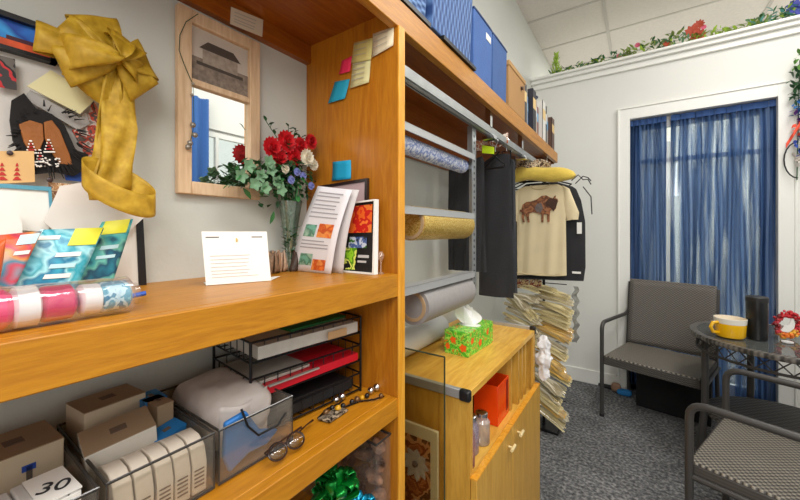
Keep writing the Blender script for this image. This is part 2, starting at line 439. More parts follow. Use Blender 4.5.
# ================================================================== lights and world
wd = bpy.data.worlds.new('world'); bpy.context.scene.world = wd; wd.use_nodes = True
bg = wd.node_tree.nodes['Background']; bg.inputs[0].default_value = (1, .98, .95, 1); bg.inputs[1].default_value = 1.35
def area(name, loc, rot, sx, sy, e, col=(1, .975, .94)):
    l = bpy.data.lights.new(name, 'AREA'); l.shape = 'RECTANGLE'; l.size = sx; l.size_y = sy; l.energy = e; l.color = col
    o = bpy.data.objects.new(name, l); C.objects.link(o); o.location = loc; o.rotation_euler = rot; return o
area('ceiling_fill_light', (1.5, .3, ZC-.03), (0, 0, 0), .6, 1.2, 38)  # unseen lamp added at ceiling height for soft fill
area('ceiling_fill_light', (1.7, 2.2, ZC-.03), (0, 0, 0), .6, 1.2, 30)  # second unseen fill lamp, added towards the table
area('beyond_fill_light', (1.4, 4.6, ZC-.03), (0, 0, 0), 1.6, 1.0, 75, (1, .98, .96))  # added lamp behind the partition, backlights the curtains and lifts the ceiling
area('camera_fill_light', (1.3, -.7, 2.2), (math.radians(62), 0, math.radians(28)), .9, .6, 19)  # unseen lamp added behind the camera to fill the shelves
bpy.context.scene.view_settings.view_transform = 'Standard'
bpy.context.scene.view_settings.look = 'None'
bpy.context.scene.view_settings.exposure = -0.18

# ================================================================== WOODEN HUTCH
XF = .334; PY0, PY1 = .70, .724; CT = 1.197
hu = thing('wooden_hutch', 'honey pine built-in counter and shelf unit along the left wall', 'shelf unit', (.17, .1, 0))
MB().bx(.0, XF-.02, -1.2, PY0, CT-.03, CT).bx(XF-.02, XF, -1.2, PY0, CT-.056, CT).build('countertop', WOOD, hu, bevel=.002)
MB().bx(.0, XF-.02, -1.2, PY0, .87, .893).bx(XF-.02, XF, -1.2, PY0, .846, .893).build('shelf', WOOD, hu, bevel=.002)
MB().bx(.0, XF-.02, -1.2, PY0, .56, .582).bx(XF-.02, XF, -1.2, PY0, .54, .582).build('shelf', WOOD, hu, bevel=.002)
MB().bx(0, XF-.001, PY0, PY1, 0, 1.852).build('side_panel', WOODV, hu)
MB().bx(XF-.001, XF+.004, PY0-.001, PY1+.001, 0, 1.808).build('panel_edge', WOODE, hu, bevel=.001)
MB().bx(0, .02, -1.2, PY0, 1.80, 1.851).build('wall_cleat', WOODU, hu)
MB().bx(0, .02, PY1, 2.74, 1.62, 1.851).build('wall_cleat', WOODU, hu)
MB().bx(0, XF-.022, -1.2, 2.745, 1.852, 1.874).build('top_shelf', WOODU, hu)
MB().bx(XF-.022, XF, -1.2, 2.75, 1.806, 1.876).build('fascia', WOOD, hu, bevel=.002)
MB().bx(0, XF-.022, 2.728, 2.75, 1.80, 1.852).build('end_rail', WOODU, hu)

# --- silver track below the top shelf
tr = thing('clothes_rail', 'long silver metal track with brackets under the top shelf', 'rail', (.3, 1.5, 1.70))
mb = MB(); mb.bx(.288, .312, PY1+.002, 2.6, 1.735, 1.742); mb.bx(.285, .289, PY1+.002, 2.6, 1.71, 1.735); mb.bx(.311, .315, PY1+.002, 2.6, 1.71, 1.735)
mb.bx(.25, .275, PY1+.002, 1.3, 1.742, 1.75)
mb.tube([(.30, PY1+.002, 1.715), (.30, 2.6, 1.715)], .008)
mb.build('track', STEEL, tr)
for yy in (1.42, 1.9, 2.5):
    MB().bx(.29, .312, yy-.012, yy+.012, 1.70, 1.852).bx(.28, .33, yy-.02, yy+.02, 1.688, 1.702).build('bracket', SHINY, tr)

# --- roll rack
rk = thing('paper_roll_rack', 'galvanised rack holding gift wrap rolls beside the wooden post', 'rack', (.2, 1.0, 1.0))
for yy in (1.27,):
    up = MB(); up.bx(.286, .290, yy, yy+.035, 1.05, 1.71); up.bx(.262, .290, yy+.033, yy+.037, 1.05, 1.71)
    for k in range(26): up.bx(.2895, .2908, yy+.013, yy+.021, 1.07+.024*k, 1.079+.024*k, 1)
    up.build('upright', [STEEL, BLACK], rk)
up = MB().bx(.262, .290, .735, .739, 1.05, 1.71).build('upright', STEEL, rk)
for z in (1.60, 1.372, 1.148):
    b = MB(); b.bx(.262, .300, .74, 1.27, z-.004, z); b.bx(.297, .300, .74, 1.27, z-.022, z)
    b.build('cutter_bar', mat('pale_metal', 'c4c6c6', .4, metal=.5), rk)
for yy in (1.275, .738):
    for z in (1.555, 1.326, 1.095):
        MB().bx(.22, .288, yy, yy+.004, z-.008, z+.008).tube([(.245, yy-.0, z), (.245, yy+(.03 if yy<1 else -.03), z)], .007).build('arm_bracket', STEEL, rk)
MB().bx(.262, .288, 1.285, 1.305, 1.60, 1.72).build('wall_bracket', STEEL, rk)
blue_fl = spots('blue_hydrangea_print', 'f4f6fa', ['a4b4e0', 'f0f3fa', '6c84c8', 'e4eaf6'], 42, soft=True)
m_, n_, b_ = nt('gold_embossed_foil')
tcc = n_.nodes.new('ShaderNodeTexCoord'); vo = n_.nodes.new('ShaderNodeTexVoronoi'); vo.inputs['Scale'].default_value = 260
n_.links.new(tcc.outputs['Object'], vo.inputs[0])
rr = ramp(n_, [(.05, '8a6418'), (.4, 'e0b548'), (.8, 'f4dc90')]); n_.links.new(vo.outputs['Distance'], rr.inputs[0]); n_.links.new(rr.outputs[0], b_.inputs['Base Color'])
b_.inputs['Metallic'].default_value = .55; b_.inputs['Roughness'].default_value = .35
GOLDF = m_
KRAFT = mat('kraft_board', 'b99a74', .8)
def roll(y0, y1, x, z, r, core, m, label):
    t = thing('gift_wrap_roll', label, 'gift wrap', (x, (y0+y1)/2, z-r))
    Mx = Matrix.Rotation(-PI/2, 4, 'X')
    L = y1-y0
    MB().lathe([(core+.003, 0), (r, 0), (r, L), (core+.003, L)], (x, y0, z), 40, 0, Mx).build('wrapping_paper', m, t)
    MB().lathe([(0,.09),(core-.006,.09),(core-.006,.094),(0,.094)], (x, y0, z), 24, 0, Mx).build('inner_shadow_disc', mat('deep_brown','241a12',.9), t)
    o = MB().lathe([(core-.007, .002), (core-.007, L-.02), (core+.003, L-.02), (core+.003, -.004), (core-.007, -.004), (core-.007, .002)], (x, y0, z), 32, 0, Mx)
    o.build('core_tube', KRAFT, t)
roll(.745, 1.262, .25, 1.558, .027, .012, blue_fl, 'thin gift wrap roll printed with blue flowers on white, topmost in the rack')
roll(.885, 1.262, .25, 1.327, .053, .047, GOLDF, 'shiny gold embossed gift wrap roll in the middle of the rack')
roll(.90, 1.262, .25, 1.072, .058, .044, mat('grey_wrap', '9a9694', .55, var=.05, vscale=60), 'grey gift wrap roll with an open kraft core above the birch cabinet')
roll(.98, 1.35, .10, .889, .05, .03, mat('silver_wrap', 'd0d0ce', .5), 'pale silver gift wrap roll lying on the birch cabinet behind the tissue box')

# ================================================================== UPPER SHELF BASKETS
Z0 = 1.878
blue_w = weave('blue_wicker', 'y', 'z', 130, '31548c', '7396c8', .6, .9, k2=330)
blue_w2 = weave('blue_ribbed_wicker', 'y', 'z', 260, '2c4c84', '6488c0', .6, .8, k2=90)
def tub(y0, y1, x0, x1, z0, z1, m, name, label, cat, flare=.01, rim=None, rimm=None, tagm=None, group=None):
    cx_, cy_ = (x0+x1)/2, (y0+y1)/2
    t = thing(name, label, cat, (cx_, cy_, z0), 0, group)
    hx, hy = (x1-x0)/2, (y1-y0)/2; h = z1-z0
    b = MB()
    def ring(s, z, k): return [(cx_-hx*s+k, cy_-hy*s+k, z), (cx_+hx*s-k, cy_-hy*s+k, z), (cx_+hx*s-k, cy_+hy*s-k, z), (cx_-hx*s+k, cy_+hy*s-k, z)]
    s0 = 1-flare*6
    vs = ring(s0, z0, 0) + ring(1, z1, 0) + ring(1, z1, .006) + ring(s0, z0+.006, .006)
    fs = [(3,2,1,0), (12,13,14,15)]
    for k in range(3):
        for i in range(4): fs.append((k*4+i, k*4+(i+1)%4, k*4+4+(i+1)%4, k*4+4+i))
    b.add(vs, fs)
    b.build('body', m, t, bevel=.008 if h > .1 else .002)
    if rim:
        rp = [Vector(p) for p in ring(1.0, z1, 0)]
        pts = []
        for i in range(4):
            a, c = rp[i], rp[(i+1)%4]
            for k in range(6): pts.append(a.lerp(c, k/6))
        MB().tube(pts, rim, 8, 0, closed=True).build('rim', rimm or m, t)
    if tagm:
        MB().bx(x1-.0005-(.0), x1+.0012, y1-.07, y1-.02, z1-.06, z1-.035).build('label_holder', tagm, t)
    return t
tub(.60, .855, .05, XF, Z0+.014, Z0+.2, blue_w, 'wicker_basket', 'blue white-flecked wicker basket above the wooden post', 'basket', rim=.008)
MB().bx(.04, XF+.004, .58, .858, Z0, Z0+.012).build('tray', BLACK)
tag(bpy.data.objects['tray'], 'thin black tray under the basket above the wooden post', 'tray')
tub(.872, 1.16, .04, XF+.006, Z0+.014, Z0+.30, blue_w2, 'wicker_basket', 'tall blue ribbed wicker basket, second from the post on the top shelf', 'basket', rim=.01)
o = MB().bx(.04, XF+.008, .93, 1.18, Z0, Z0+.012).build('tray', BLACK); tag(o, 'thin black tray under the tall blue ribbed basket', 'tray')
bf = mat('blue_fabric', '4a6eae', .8, bump=.3, bscale=160, var=.06, vscale=14)
bf2 = mat('royal_blue_fabric', '44669f', .8, bump=.3, bscale=160, var=.06, vscale=14)
tub(1.185, 1.375, .05, XF-.002, Z0, Z0+.235, bf, 'storage_bin', 'blue fabric storage bin with a white label holder on the top shelf', 'storage bin', .004, rim=.004, rimm=mat('navy_trim','2f4a7c'), tagm=WHITE)
tub(1.385, 1.565, .05, XF-.002, Z0, Z0+.235, bf2, 'storage_bin', 'plain blue fabric storage bin beside the brown cardboard box', 'storage bin', .004, rim=.004, rimm=mat('navy_trim','2f4a7c'))
t = thing('cardboard_box', 'tan cardboard box between the blue bins and the binders', 'box', (.2, 1.75, Z0))
kb = mat('tan_cardboard', 'b58a58', .85, var=.06, vscale=6)
MB().bx(.08, XF-.003, 1.60, 1.87, Z0, Z0+.20).build('body', kb, t, bevel=.004)
MB().bx(.075, XF+.001, 1.595, 1.875, Z0+.19, Z0+.215).build('lid', mat('tan_cardboard_lid', 'bd945f', .85), t, bevel=.004)
MB().lathe([(.012, 0), (.008, .003), (.008, .008), (.012, .01)], (XF-.003, 1.80, Z0+.15), 14, 0, Matrix.Rotation(PI/2, 4, 'Y')).build('hole_ring', mat('dark_brown','4a3320'), t)
yy = 1.885
spec = [(.035,'3d3c42','tall dark grey binder next to the cardboard box',.19),(.03,'e8e4dc','white book with a gold top beside the dark grey binder',.20),(.035,'4f7fae','blue book among the books on the top shelf',.17),(.045,'2b2a35','thick navy book in the middle of the top shelf books',.22),
        (.04,'c9bcae','beige book leaning beside the navy book',.19),(.05,'8c5a58','dusty red book on the top shelf',.18),(.05,'e4e2da','pale cream binder after the dusty red book',.23),(.05,'22242a','black binder near the end of the top shelf',.24),(.055,'b9b4ac','light grey magazine file near the end of the top shelf',.21),(.05,'5e4234','brown book last on the top shelf',.20)]
for i, (wd_, c, lab, h) in enumerate(spec):
    wd_ *= 1.72; h += .03
    t = thing('binder' if 'binder' in lab else ('magazine_file' if 'magazine' in lab else 'book'), lab, 'binder' if 'binder' in lab else ('file' if 'magazine' in lab else 'book'), (.24, yy+wd_/2, Z0))
    cm = mat('cover_'+c, c, .5)
    b = MB(); x0 = .13; x1 = XF-.012-.012*(i%3)
    b.bx(x0, x1, yy, yy+.003, Z0, Z0+h); b.bx(x0, x1, yy+wd_-.003, yy+wd_, Z0, Z0+h); b.bx(x1-.003, x1, yy, yy+wd_, Z0, Z0+h)
    b.build('cover', cm, t)
    MB().bx(x0+.004, x1-.004, yy+.003, yy+wd_-.003, Z0+.003, Z0+h-.006).build('pages', WHITE, t)
    MB().bx(x1, x1+.0008, yy+.006, yy+wd_-.006, Z0+h*.55, Z0+h*.8).build('spine_label', mat('spl%d'%(i%3), ['e9c98a','e8e8e8','7fb2d4'][i%3], .6), t)
    yy += wd_ + .006
    if yy > 2.70: break
# small toys on the binders' row
t = MB().ball((XF-.04, 2.21, Z0+.235), .018, (1,1.3,.8)).ball((XF-.03, 2.235, Z0+.25), .011).tube([(XF-.04,2.19,Z0+.225),(XF-.02,2.17,Z0+.20)], .005).build('figurine', mat('navy_glaze','28324e',.3)); tag(t, 'small navy figurine sitting on top of the navy book', 'figurine')

# ================================================================== MIRROR
mt = thing('wall_mirror', 'limed wood framed mirror with an old house photo above the glass', 'mirror', (.01, .41, CH+.07))
A = P(177, 3, x=.012); B_ = P(258, 197, x=.012)
y0, z1, z0 = A.y, A.z, P(177, 193, x=.012).z; y1 = P(259, 100, x=.012).y
fw = .028
def rect_frame(y0, y1, z0, z1, w, x0, x1):
    b = MB(); b.bx(x0, x1, y0, y0+w, z0, z1); b.bx(x0, x1, y1-w, y1, z0, z1); b.bx(x0, x1, y0+w, y1-w, z0, z0+w); b.bx(x0, x1, y0+w, y1-w, z1-w, z1); return b
zm = P(195, 82, x=.012).z
b = rect_frame(y0, y1, z0, z1, fw, .001, .018); b.bx(.001, .016, y0+fw, y1-fw, zm-.008, zm+.006); b.build('frame', PALEW, mt, bevel=.002)
mm = mat('mirror_silver', 'f2f6f4', .015, metal=1)
MB().bx(.001, .006, y0+fw, y1-fw, z0+fw, zm-.008).build('mirror_glass', mm, mt)
ph = MB(); ya, yb, za, zb = y0+fw, y1-fw, zm+.006, z1-fw
def R(a, c, d, e, mi): ph.bx(.0062, .0068+mi*.0002, ya+(yb-ya)*a, ya+(yb-ya)*c, za+(zb-za)*d, za+(zb-za)*e, mi)
ph.bx(.001, .006, ya, yb, za, zb, 0)
R(0, 1, 0, .45, 1); R(.2, .8, .38, .66, 2); ph.prism([Vector((.0076, ya+(yb-ya)*a_, za+(zb-za)*b_)) for a_, b_ in ((.14,.64),(.86,.64),(.72,.80),(.28,.80))], (.0002,0,0), 3); R(.1, .9, .32, .38, 3); 
for k in range(5): R(.26+.11*k, .31+.11*k, .42, .58, 1)
ph.build('old_photo', [mat('photo_sky','c8bcae',.5,var=.1), mat('photo_ground','85776a',.6,var=.35,vscale=90), mat('photo_house','a09284',.6,var=.2,vscale=90), mat('photo_dark','4c423a',.6)], mt)
# string of beads hanging at mirror left edge
pts = [P(u, v, x=.022) for u, v in [(198,14),(186,22),(180,35),(179,50),(184,64),(190,78),(193,84)]]
b = MB().tube(pts, .0009, 5)
for i, p in enumerate([P(u, v, x=.024) for u, v in [(193,84),(192,95),(193,125),(195,135),(190,143),(188,147)]]): b.ball(p, .0035 if i < 2 else .006, n=8, mi=1)
b.tube([P(193,84,x=.023), P(194,125,x=.023), P(189,147,x=.023)], .0007, 5)
tag(b.build('bead_necklace', [mat('dark_green_cord','2e4a30',.8), mat('silver_bead','9a948a',.3,metal=.5)]), 'dark green cord with silver beads looped over the mirror frame', 'necklace')
# card above the mirror
def sheet(name, pts, m, label, cat, off=(.0012,0,0), extra=None, group=None):
    t = thing(name, label, cat, tuple(sum((Vector(p) for p in pts), Vector())/len(pts)), 0, group)
    MB().prism(pts, off).build('sheet', m, t)
    return t
def bil(q, a, b): return Vector(q[0]).lerp(q[1], a).lerp(Vector(q[3]).lerp(q[2], a), b)
INK = mat('ink', '5a5650', .8)
def lines(q, rows, m, parent, off, a0=.1, a1=.9, th=.02, jag=True, name='printed_lines', rnd=5):
    """q: corners TL,TR,BR,BL"""
    rn = random.Random(rnd); b = MB(); o = Vector(off)
    for r in rows:
        e = a1 - (rn.random()*.25 if jag else 0)*(a1-a0)
        p = [bil(q, a0, r)+o, bil(q, e, r)+o, bil(q, e, r+th)+o, bil(q, a0, r+th)+o]
        b.add(p, [(0,1,2,3)])
    return b.build(name, m, parent)
def patch(q, a0, a1, b0, b1, m, parent, off, name='printed_patch'):
    o = Vector(off)
    return MB().prism([bil(q,a0,b0)+o, bil(q,a1,b0)+o, bil(q,a1,b1)+o, bil(q,a0,b1)+o], o*.25).build(name, m, parent)
q = [P(231,7,x=.021), P(263,20,x=.021), P(262,37,x=.021), P(230,24,x=.021)]
t = sheet('card', q, mat('ivory_card','dccfb8',.7), 'small ivory card with scribbled writing tucked over the top of the mirror frame', 'card')
lines(q, [.2,.4,.6,.75], mat('faint_ink','b8b0a0',.8), t, (.0016,0,0), th=.05)
# price pins
# ================================================================== NOTES ON THE SIDE PANEL
NY = PY0-.0012
def note(us, m, label, cat='sticky note', nlines=0, curl=.004):
    q = [P(u, v, y=NY) for u, v in us]
    t = thing('sticky_note' if cat == 'sticky note' else 'paper_note', label, cat, tuple(q[0]))
    def fn(u, v):
        p = bil(q, u, v); p.y -= .0008 + curl*v*v; return p
    MB().grid(fn, 3, 6).build('sheet', m, t, solid=.0005)
    if nlines:
        q2 = [Vector(fn(0,0)), Vector(fn(1,0)), Vector(fn(1,1)), Vector(fn(0,1))]
        lines(q2, [.12+.8*k/nlines for k in range(nlines)], INK if nlines < 3 else mat('faint_ink','b8b0a0',.8), t, (0,-.002-curl*.3,0), th=.03)
note([(335,82),(350,79),(346,99),(329,104)], mat('blue_note','1fa3c4',.7), 'blue sticky note on the wooden side panel below the pink one')
note([(342,61),(352,56),(351,72),(340,75)], mat('pink_note','f0305c',.7), 'pink sticky note on the wooden side panel, half hidden by the yellow notes')
note([(354,43),(373,38),(372,60),(352,64)], mat('yellow_note','d6c67a',.7), 'yellowed upper note pinned high on the side panel', 'note', 3, .003)
note([(353,62),(371,58),(370,83),(351,89)], mat('pale_yellow_note','dcd49c',.7), 'pale green-yellow lower note overlapping the one above it on the side panel', 'note', 4)
note([(373,34),(394,27),(394,46),(373,58)], mat('ivory_note','e2d4b4',.7), 'ivory note nearest the front edge of the side panel', 'note', 3, .003)
note([(333,162),(351,160),(352,179),(333,181)], mat('turquoise_note','109cc4',.7), 'turquoise sticky note stuck low on the panel above the leaning frames')
# ================================================================== LEFT WALL DISPLAY
t = thing('framed_painting', 'black framed bright blue painting cut off at the top left of the picture', 'picture', tuple(P(20,35,x=.02)))
pa, pb = P(0,10,x=.018), P(55,30,x=.018)
pz1 = P(0, 10, x=.018).z; py1 = P(57, 40, x=.018).y; pz0 = P(0, 48, x=.018).z; py0 = -.22
MB().bx(.002,.022,py0,py1,pz1-.008,pz1).bx(.002,.022,py1-.008,py1,pz0,pz1).bx(.002,.022,py0,py0+.01,pz0,pz1).bx(.002,.022,py0,py1,pz0,pz0+.006).build('frame', BLACK, t)
pt = MB(); pt.bx(.004,.012,py0,py1-.008,pz0+.006,pz1-.008,0)
Q = lambda a, c, d, e, mi: pt.bx(.0122, .0126+.0003*mi, py1-.008-(.30)*c, py1-.008-(.30)*a, pz0+.006+(pz1-pz0-.014)*d, pz0+.006+(pz1-pz0-.014)*e, mi)
Q(0,.9,0,.32,1); Q(.0,.16,.1,.45,2); Q(.0,.2,.0,.3,3); Q(.3,.6,.12,.3,5)
pt.build('canvas', [spots('painted_blue','1858c0',['2a80e0','1040a0','3aa4e8'],14,.4,soft=True), mat('painted_green','2c6a3c',.5,var=.4,vscale=40), mat('painted_maroon','4a2030',.5), mat('painted_orange','d8562c',.5,var=.3,vscale=40), mat('painted_violet','4a50c0',.5), mat('painted_moss','4c8a3a',.5)], t)

def wsheet(uv, x, m, name, label, cat, th=.002):
    q = [P(u, v, x=x) for u, v in uv]
    t = thing(name, label, cat, tuple(q[0]))
    MB().prism(q, (-th, 0, 0)).build('sheet', m, t)
    return t, q
wsheet([(-20,44),(92,62),(125,110),(118,205),(60,232),(-20,225)], .006, mat('board_white','dad6d0',.7,var=.06,vscale=12), 'display_board', 'off-white display board fixed on the wall under the pinned pieces', 'board', .005)
t, q = wsheet([(51,70),(97,98),(80,114),(27,86)], .03, mat('pale_yellow_card','e6dfae',.7), 'card', 'pale yellow blank card pinned slanting under the gold bow', 'card')
t, q = wsheet([(30,90),(80,118),(86,112),(90,124),(78,130),(24,98)], .022, mat('clear_sleeve','a8a4a0',.2), 'plastic_sleeve', 'grey shiny plastic sleeve under the pale yellow card', 'sleeve')
t, q = wsheet([(-6,54),(15,59),(17,90),(-6,86)], .02, spots('dark_photo','2a2426',['6a625c','1a1618','c8242c','3a3436'],30,.3), 'photo', 'dark photo with a red spot below the painting', 'photo')
# beaded leather pouch
t = thing('beaded_pouch', 'brown leather pouch with black fringe and red and white beaded triangles', 'pouch', tuple(P(45,150,x=.03)))
X = .028
fr = [P(u, v, x=X) for u, v in [(12,100),(24,93),(36,108),(52,114),(64,124),(76,150),(88,154),(88,168),(74,176),(55,172),(36,174),(24,160),(13,140),(10,120)]]
b = MB().prism(fr, (-.006,0,0))
for k in range(60):
    a = random.random()*2*PI; c = P(48+34*math.cos(a)*random.uniform(.8,1), 138+32*math.sin(a)*random.uniform(.8,1), x=X+.002)
    d = c + Vector((.004, .012*math.cos(a)+.004*random.random(), -.016*math.sin(a)-.006)); b.tube([c, d], [.0016,.0004], 4)
b.build('fringe', mat('black_fur','1c1a1a',.9), t)
lea = mat('brown_leather','9a5c24',.6,bump=.2,bscale=80,var=.1,vscale=20)
lb = MB()
for poly in ([(19,124),(30,120),(43,124),(44,140),(40,150),(30,152),(24,142)], [(44,122),(52,120),(60,130),(70,155),(73,165),(60,164),(50,150),(45,138)]):
    lb.prism([P(u,v,x=X+.004) for u,v in poly], (-.004,0,0))
lb.build('leather_panel', lea, t, bevel=.001)
bd = MB()
for (cx_, cy_, s) in [(31,147,9),(49,146,9),(40,156,7)]:
    for k in range(5):
        w_ = s*(1-k/5)
        for j in range(int(w_)+1):
            bd.ball(P(cx_-w_/2+j*1.1, cy_+6-k*3, x=X+.0055), .0014, n=6, mi=(0 if (j in (0,int(w_)) or k == 0) else 1))
for k in range(40): bd.ball(P(34+random.random()*26, 158+random.random()*9, x=X+.0055), .0015, n=6, mi=random.choice([0,0,2]))
bd.build('beadwork', [WHITE, mat('red_bead','b01824',.3), mat('grey_bead','77706c',.3)], t)
# wooden tag with red trees
t, q = wsheet([(-8,151),(34,151),(35,182),(-8,184)], .036, mat('light_wood_tag','e0b67a',.6,var=.05,vscale=20), 'wooden_tag', 'light wood tag with red fir trees and a dark button at the left', 'tag', .003)
b = MB()
for cx_, w_ in ((2,12),(17,9)):
    for k in range(4):
        ww = w_*(1-k*.22)
        b.prism([P(cx_-ww/2, 180-k*4.6, x=.0365), P(cx_+ww/2, 180-k*4.6, x=.0365), P(cx_+ww*.12, 176.6-k*4.6, x=.0365), P(cx_-ww*.12, 176.6-k*4.6, x=.0365)], (.0006,0,0))
b.build('red_tree', mat('red_ink','c02c28',.6), t)
MB().ball(P(10,153,x=.038), .0038, (.4,1,1), 10).build('button', mat('dark_button','3c2c2c',.4), t)
t, q = wsheet([(48,182),(72,184),(55,214),(52,206)], .03, spots('dotted_tan','c89c70',['b07c50','d8b890','8c5c40'],160), 'pennant', 'small tan dotted triangular pennant below the pouch', 'pennant')
MB().ball(P(50,180,x=.036), .0042, (.4,1,1), 10).build('button', mat('dark_button','3c2c2c',.4), t)
wsheet([(63,168),(80,160),(88,166),(86,182),(66,180)], .02, mat('cobalt_cloth','2c52a8',.7,var=.2,vscale=30), 'cloth_scrap', 'cobalt blue cloth scrap behind the pouch', 'cloth')
t, q = wsheet([(-10,186),(50,190),(52,215),(48,232),(-10,228)], .034, WHITE, 'note_board', 'white board edged in pale blue behind the teal packets', 'board')
MB().prism([P(u,v,x=.035) for u,v in [(-10,183),(51,187),(53,214),(50,214),(48,191),(-10,187)]], (.002,0,0)).build('blue_edge', mat('teal_edge','5aa0b8',.5), t)
wsheet([(60,186),(98,180),(152,196),(155,208),(128,232),(60,236),(44,222)], .045, mat('tissue_white','ece8e2',.8,var=.03,vscale=8), 'tissue_sheet', 'white tissue sheet behind the tails of the gold bow', 'tissue paper')
wsheet([(93,100),(100,112),(98,150),(88,160),(72,130),(84,126)], .018, spots('red_bead_print','8c8680',['c8b8b0','b84838','5a504c','d88068'],60), 'patterned_scrap', 'narrow grey and red patterned strip beside the bow tails', 'fabric strip')
# white box with rounded corner
t, q = wsheet([(-10,207),(14,210),(22,222),(24,262),(-10,262)], .055, WHITE, 'white_card', 'white round-cornered card at the far left behind the teal packets', 'card')
# black easel / frame edge standing on the counter
t = thing('standing_picture', 'thin black frame edge standing behind the teal packets on the counter', 'frame', tuple(P(140,285,x=.03)))
f0 = P(141,285,x=.02).y
MB().prism([P(136,214,x=.03), P(143,214,x=.03), P(147,288,x=.03), P(139,289,x=.03)], (-.015,0,0)).build('frame_edge', BLACK, t)
MB().prism([P(112,232,x=.028), P(136,215,x=.028), P(139,288,x=.028), P(112,290,x=.028)], (-.008,0,0)).build('backing', WHITE, t)

# teal packets
teal = spots('teal_print', '3cacc8', ['1c8cb0','74cfe0','2aa0b4','a8e4ec','1878a0'], 26, .35, soft=True)
teal2 = spots('deep_teal_print', '2a8498', ['1a5c78','3ca8b0','70c4b4','184a68'], 28, .35, soft=True)
def packet(q, x0, x1, m, label, extras, name='snack_packet'):
    t = thing(name, label, 'packet', tuple(q[3]))
    def fn(u, v):
        p = bil(q, u, v); p += Vector((.006*math.sin(PI*u)*math.sin(PI*v), 0, 0)); return p
    MB().grid(fn, 10, 10).build('sleeve', m, t, solid=.002)
    for (a0,a1,b0,b1,mm_,nm) in extras:
        g = MB().grid(lambda u, v: fn(a0+(a1-a0)*u, b0+(b1-b0)*v) + Vector((.0022,0,.0008)), 4, 4)
        g.build(nm, mm_, t)
    return t
YEL = mat('lime_yellow','e2e034',.4); LTB = mat('light_blue_label','bfe6ee',.4)
def pk(us, xt, xb): return [P(us[0][0],us[0][1],x=xt), P(us[1][0],us[1][1],x=xt), P(us[2][0],us[2][1],x=xb), P(us[3][0],us[3][1],x=xb)]
packet(pk([(102,222),(133,219),(112,284),(66,290)], .075, .10), 0, 1, teal2, 'dark teal packet with a lime yellow corner, rightmost of the three', [(.1,.9,0,.22,YEL,'yellow_corner'), (.3,.8,.4,.46,LTB,'label_line'),(.3,.8,.55,.6,LTB,'label_line')])
packet(pk([(40,230),(104,228),(72,298),(-6,304)], .10, .135), 0, 1, teal, 'light teal packet with white label lines and a lime yellow corner, middle of the three', [(.52,.98,0,.26,YEL,'yellow_corner'), (.0,.35,.1,.16,WHITE,'label_line'), (.42,.8,.36,.42,WHITE,'label_line'), (.42,.8,.52,.58,LTB,'label_line'), (.42,.8,.66,.72,WHITE,'label_line'), (.0,.05,0,1,LTB,'side_seam')])
packet(pk([(-6,236),(42,231),(8,300),(-44,304)], .12, .155), 0, 1, spots('orange_teal_print','5ab8cc',['e86030','c83c5c','f0a050','3a98b8','e0506a'],16,.35,soft=True), 'teal packet printed with orange and red, leftmost of the three', [(.55,.98,.04,.2,LTB,'label_line'),(.6,.95,.3,.36,WHITE,'label_line')])
packet(pk([(-8,246),(6,238),(-4,300),(-40,300)], .16, .17), 0, 1, mat('orange_pack','d8642c',.4), 'orange packet just peeking in at the far left of the counter', [])

# wrapped pink bottle
t = thing('wrapped_snack', 'pink, red and white roll in crinkled clear wrap lying on the counter edge', 'snack pack', (.29, .08, CT))
A0 = Vector((.285, -.035, CT+.024)); A1 = Vector((.272, .172, CT+.022)); D = (A1-A0)
def cyl(a, b, r, m, name, tap=1):
    pts = [A0+D*a, A0+D*(a+.12*(b-a)), A0+D*(b-.12*(b-a)), A0+D*b]
    return MB().tube(pts, [r*.75*tap, r, r, r*.75*tap], 18).build(name, m, t)
cyl(.0,.30,.021, spots('salmon_swirl','e85a58',['f08878','c83040','f6b0a0'],40), 'red_sweet')
cyl(.28,.50,.021, mat('hot_pink','f0146e',.35), 'pink_band'); cyl(.5,.60,.022, WHITE, 'white_band'); cyl(.60,.74,.020, mat('deep_pink','d81460',.35), 'pink_band')
cyl(.76,.86,.018, WHITE, 'white_cap'); cyl(.85,1.0,.019, spots('cyan_foil','8cccd8',['5aa8c0','c8e8ee','3a88a8'],60,.3), 'cyan_band')
def wr(u, v):
    a = 2*PI*u; p = A0 + D*(-.03+1.08*v); r = .0235+.003*noise.noise(Vector((math.cos(a)*2, math.sin(a)*2, v*14)))
    if v < .04 or v > .97: r *= .6
    return p + Vector((math.cos(a)*r, 0, math.sin(a)*min(r, .0235)))
MB().grid(wr, 24, 40, closeu=True).build('clear_wrapper', WRAP, t)
pen = MB().tube([P(128,297,x=.20)*1, P(146,293,x=.205)], .0035, 8)
for i, v_ in enumerate(pen.v): v_.z = v_.z - 0
tag(pen.build('pen', mat('blue_cap','2a58b8',.3)), 'blue capped pen tip behind the clear wrapped roll', 'pen')

# ================================================================== GOLD BOW
bowm = bpy.data.materials.new('gold_mesh_ribbon'); bowm.use_nodes = True
n_ = bowm.node_tree; b_ = n_.nodes['Principled BSDF']
b_.inputs['Base Color'].default_value = srgb('cfa11e'); b_.inputs['Roughness'].default_value = .55; b_.inputs['Metallic'].default_value = .05
tr_ = n_.nodes.new('ShaderNodeBsdfTransparent'); tr_.inputs[0].default_value = srgb('f6e6a0'); ms = n_.nodes.new('ShaderNodeMixShader')
tc = n_.nodes.new('ShaderNodeTexCoord'); nz = n_.nodes.new('ShaderNodeTexNoise'); nz.inputs['Scale'].default_value = 60; n_.links.new(tc.outputs['Object'], nz.inputs[0])
rr = ramp(n_, [(.3,'b08c1c'),(.5,'c8a028'),(.72,'dcb83c')]); n_.links.new(nz.outputs['Fac'], rr.inputs[0]); n_.links.new(rr.outputs[0], b_.inputs['Base Color'])
ms.inputs[0].default_value = .27
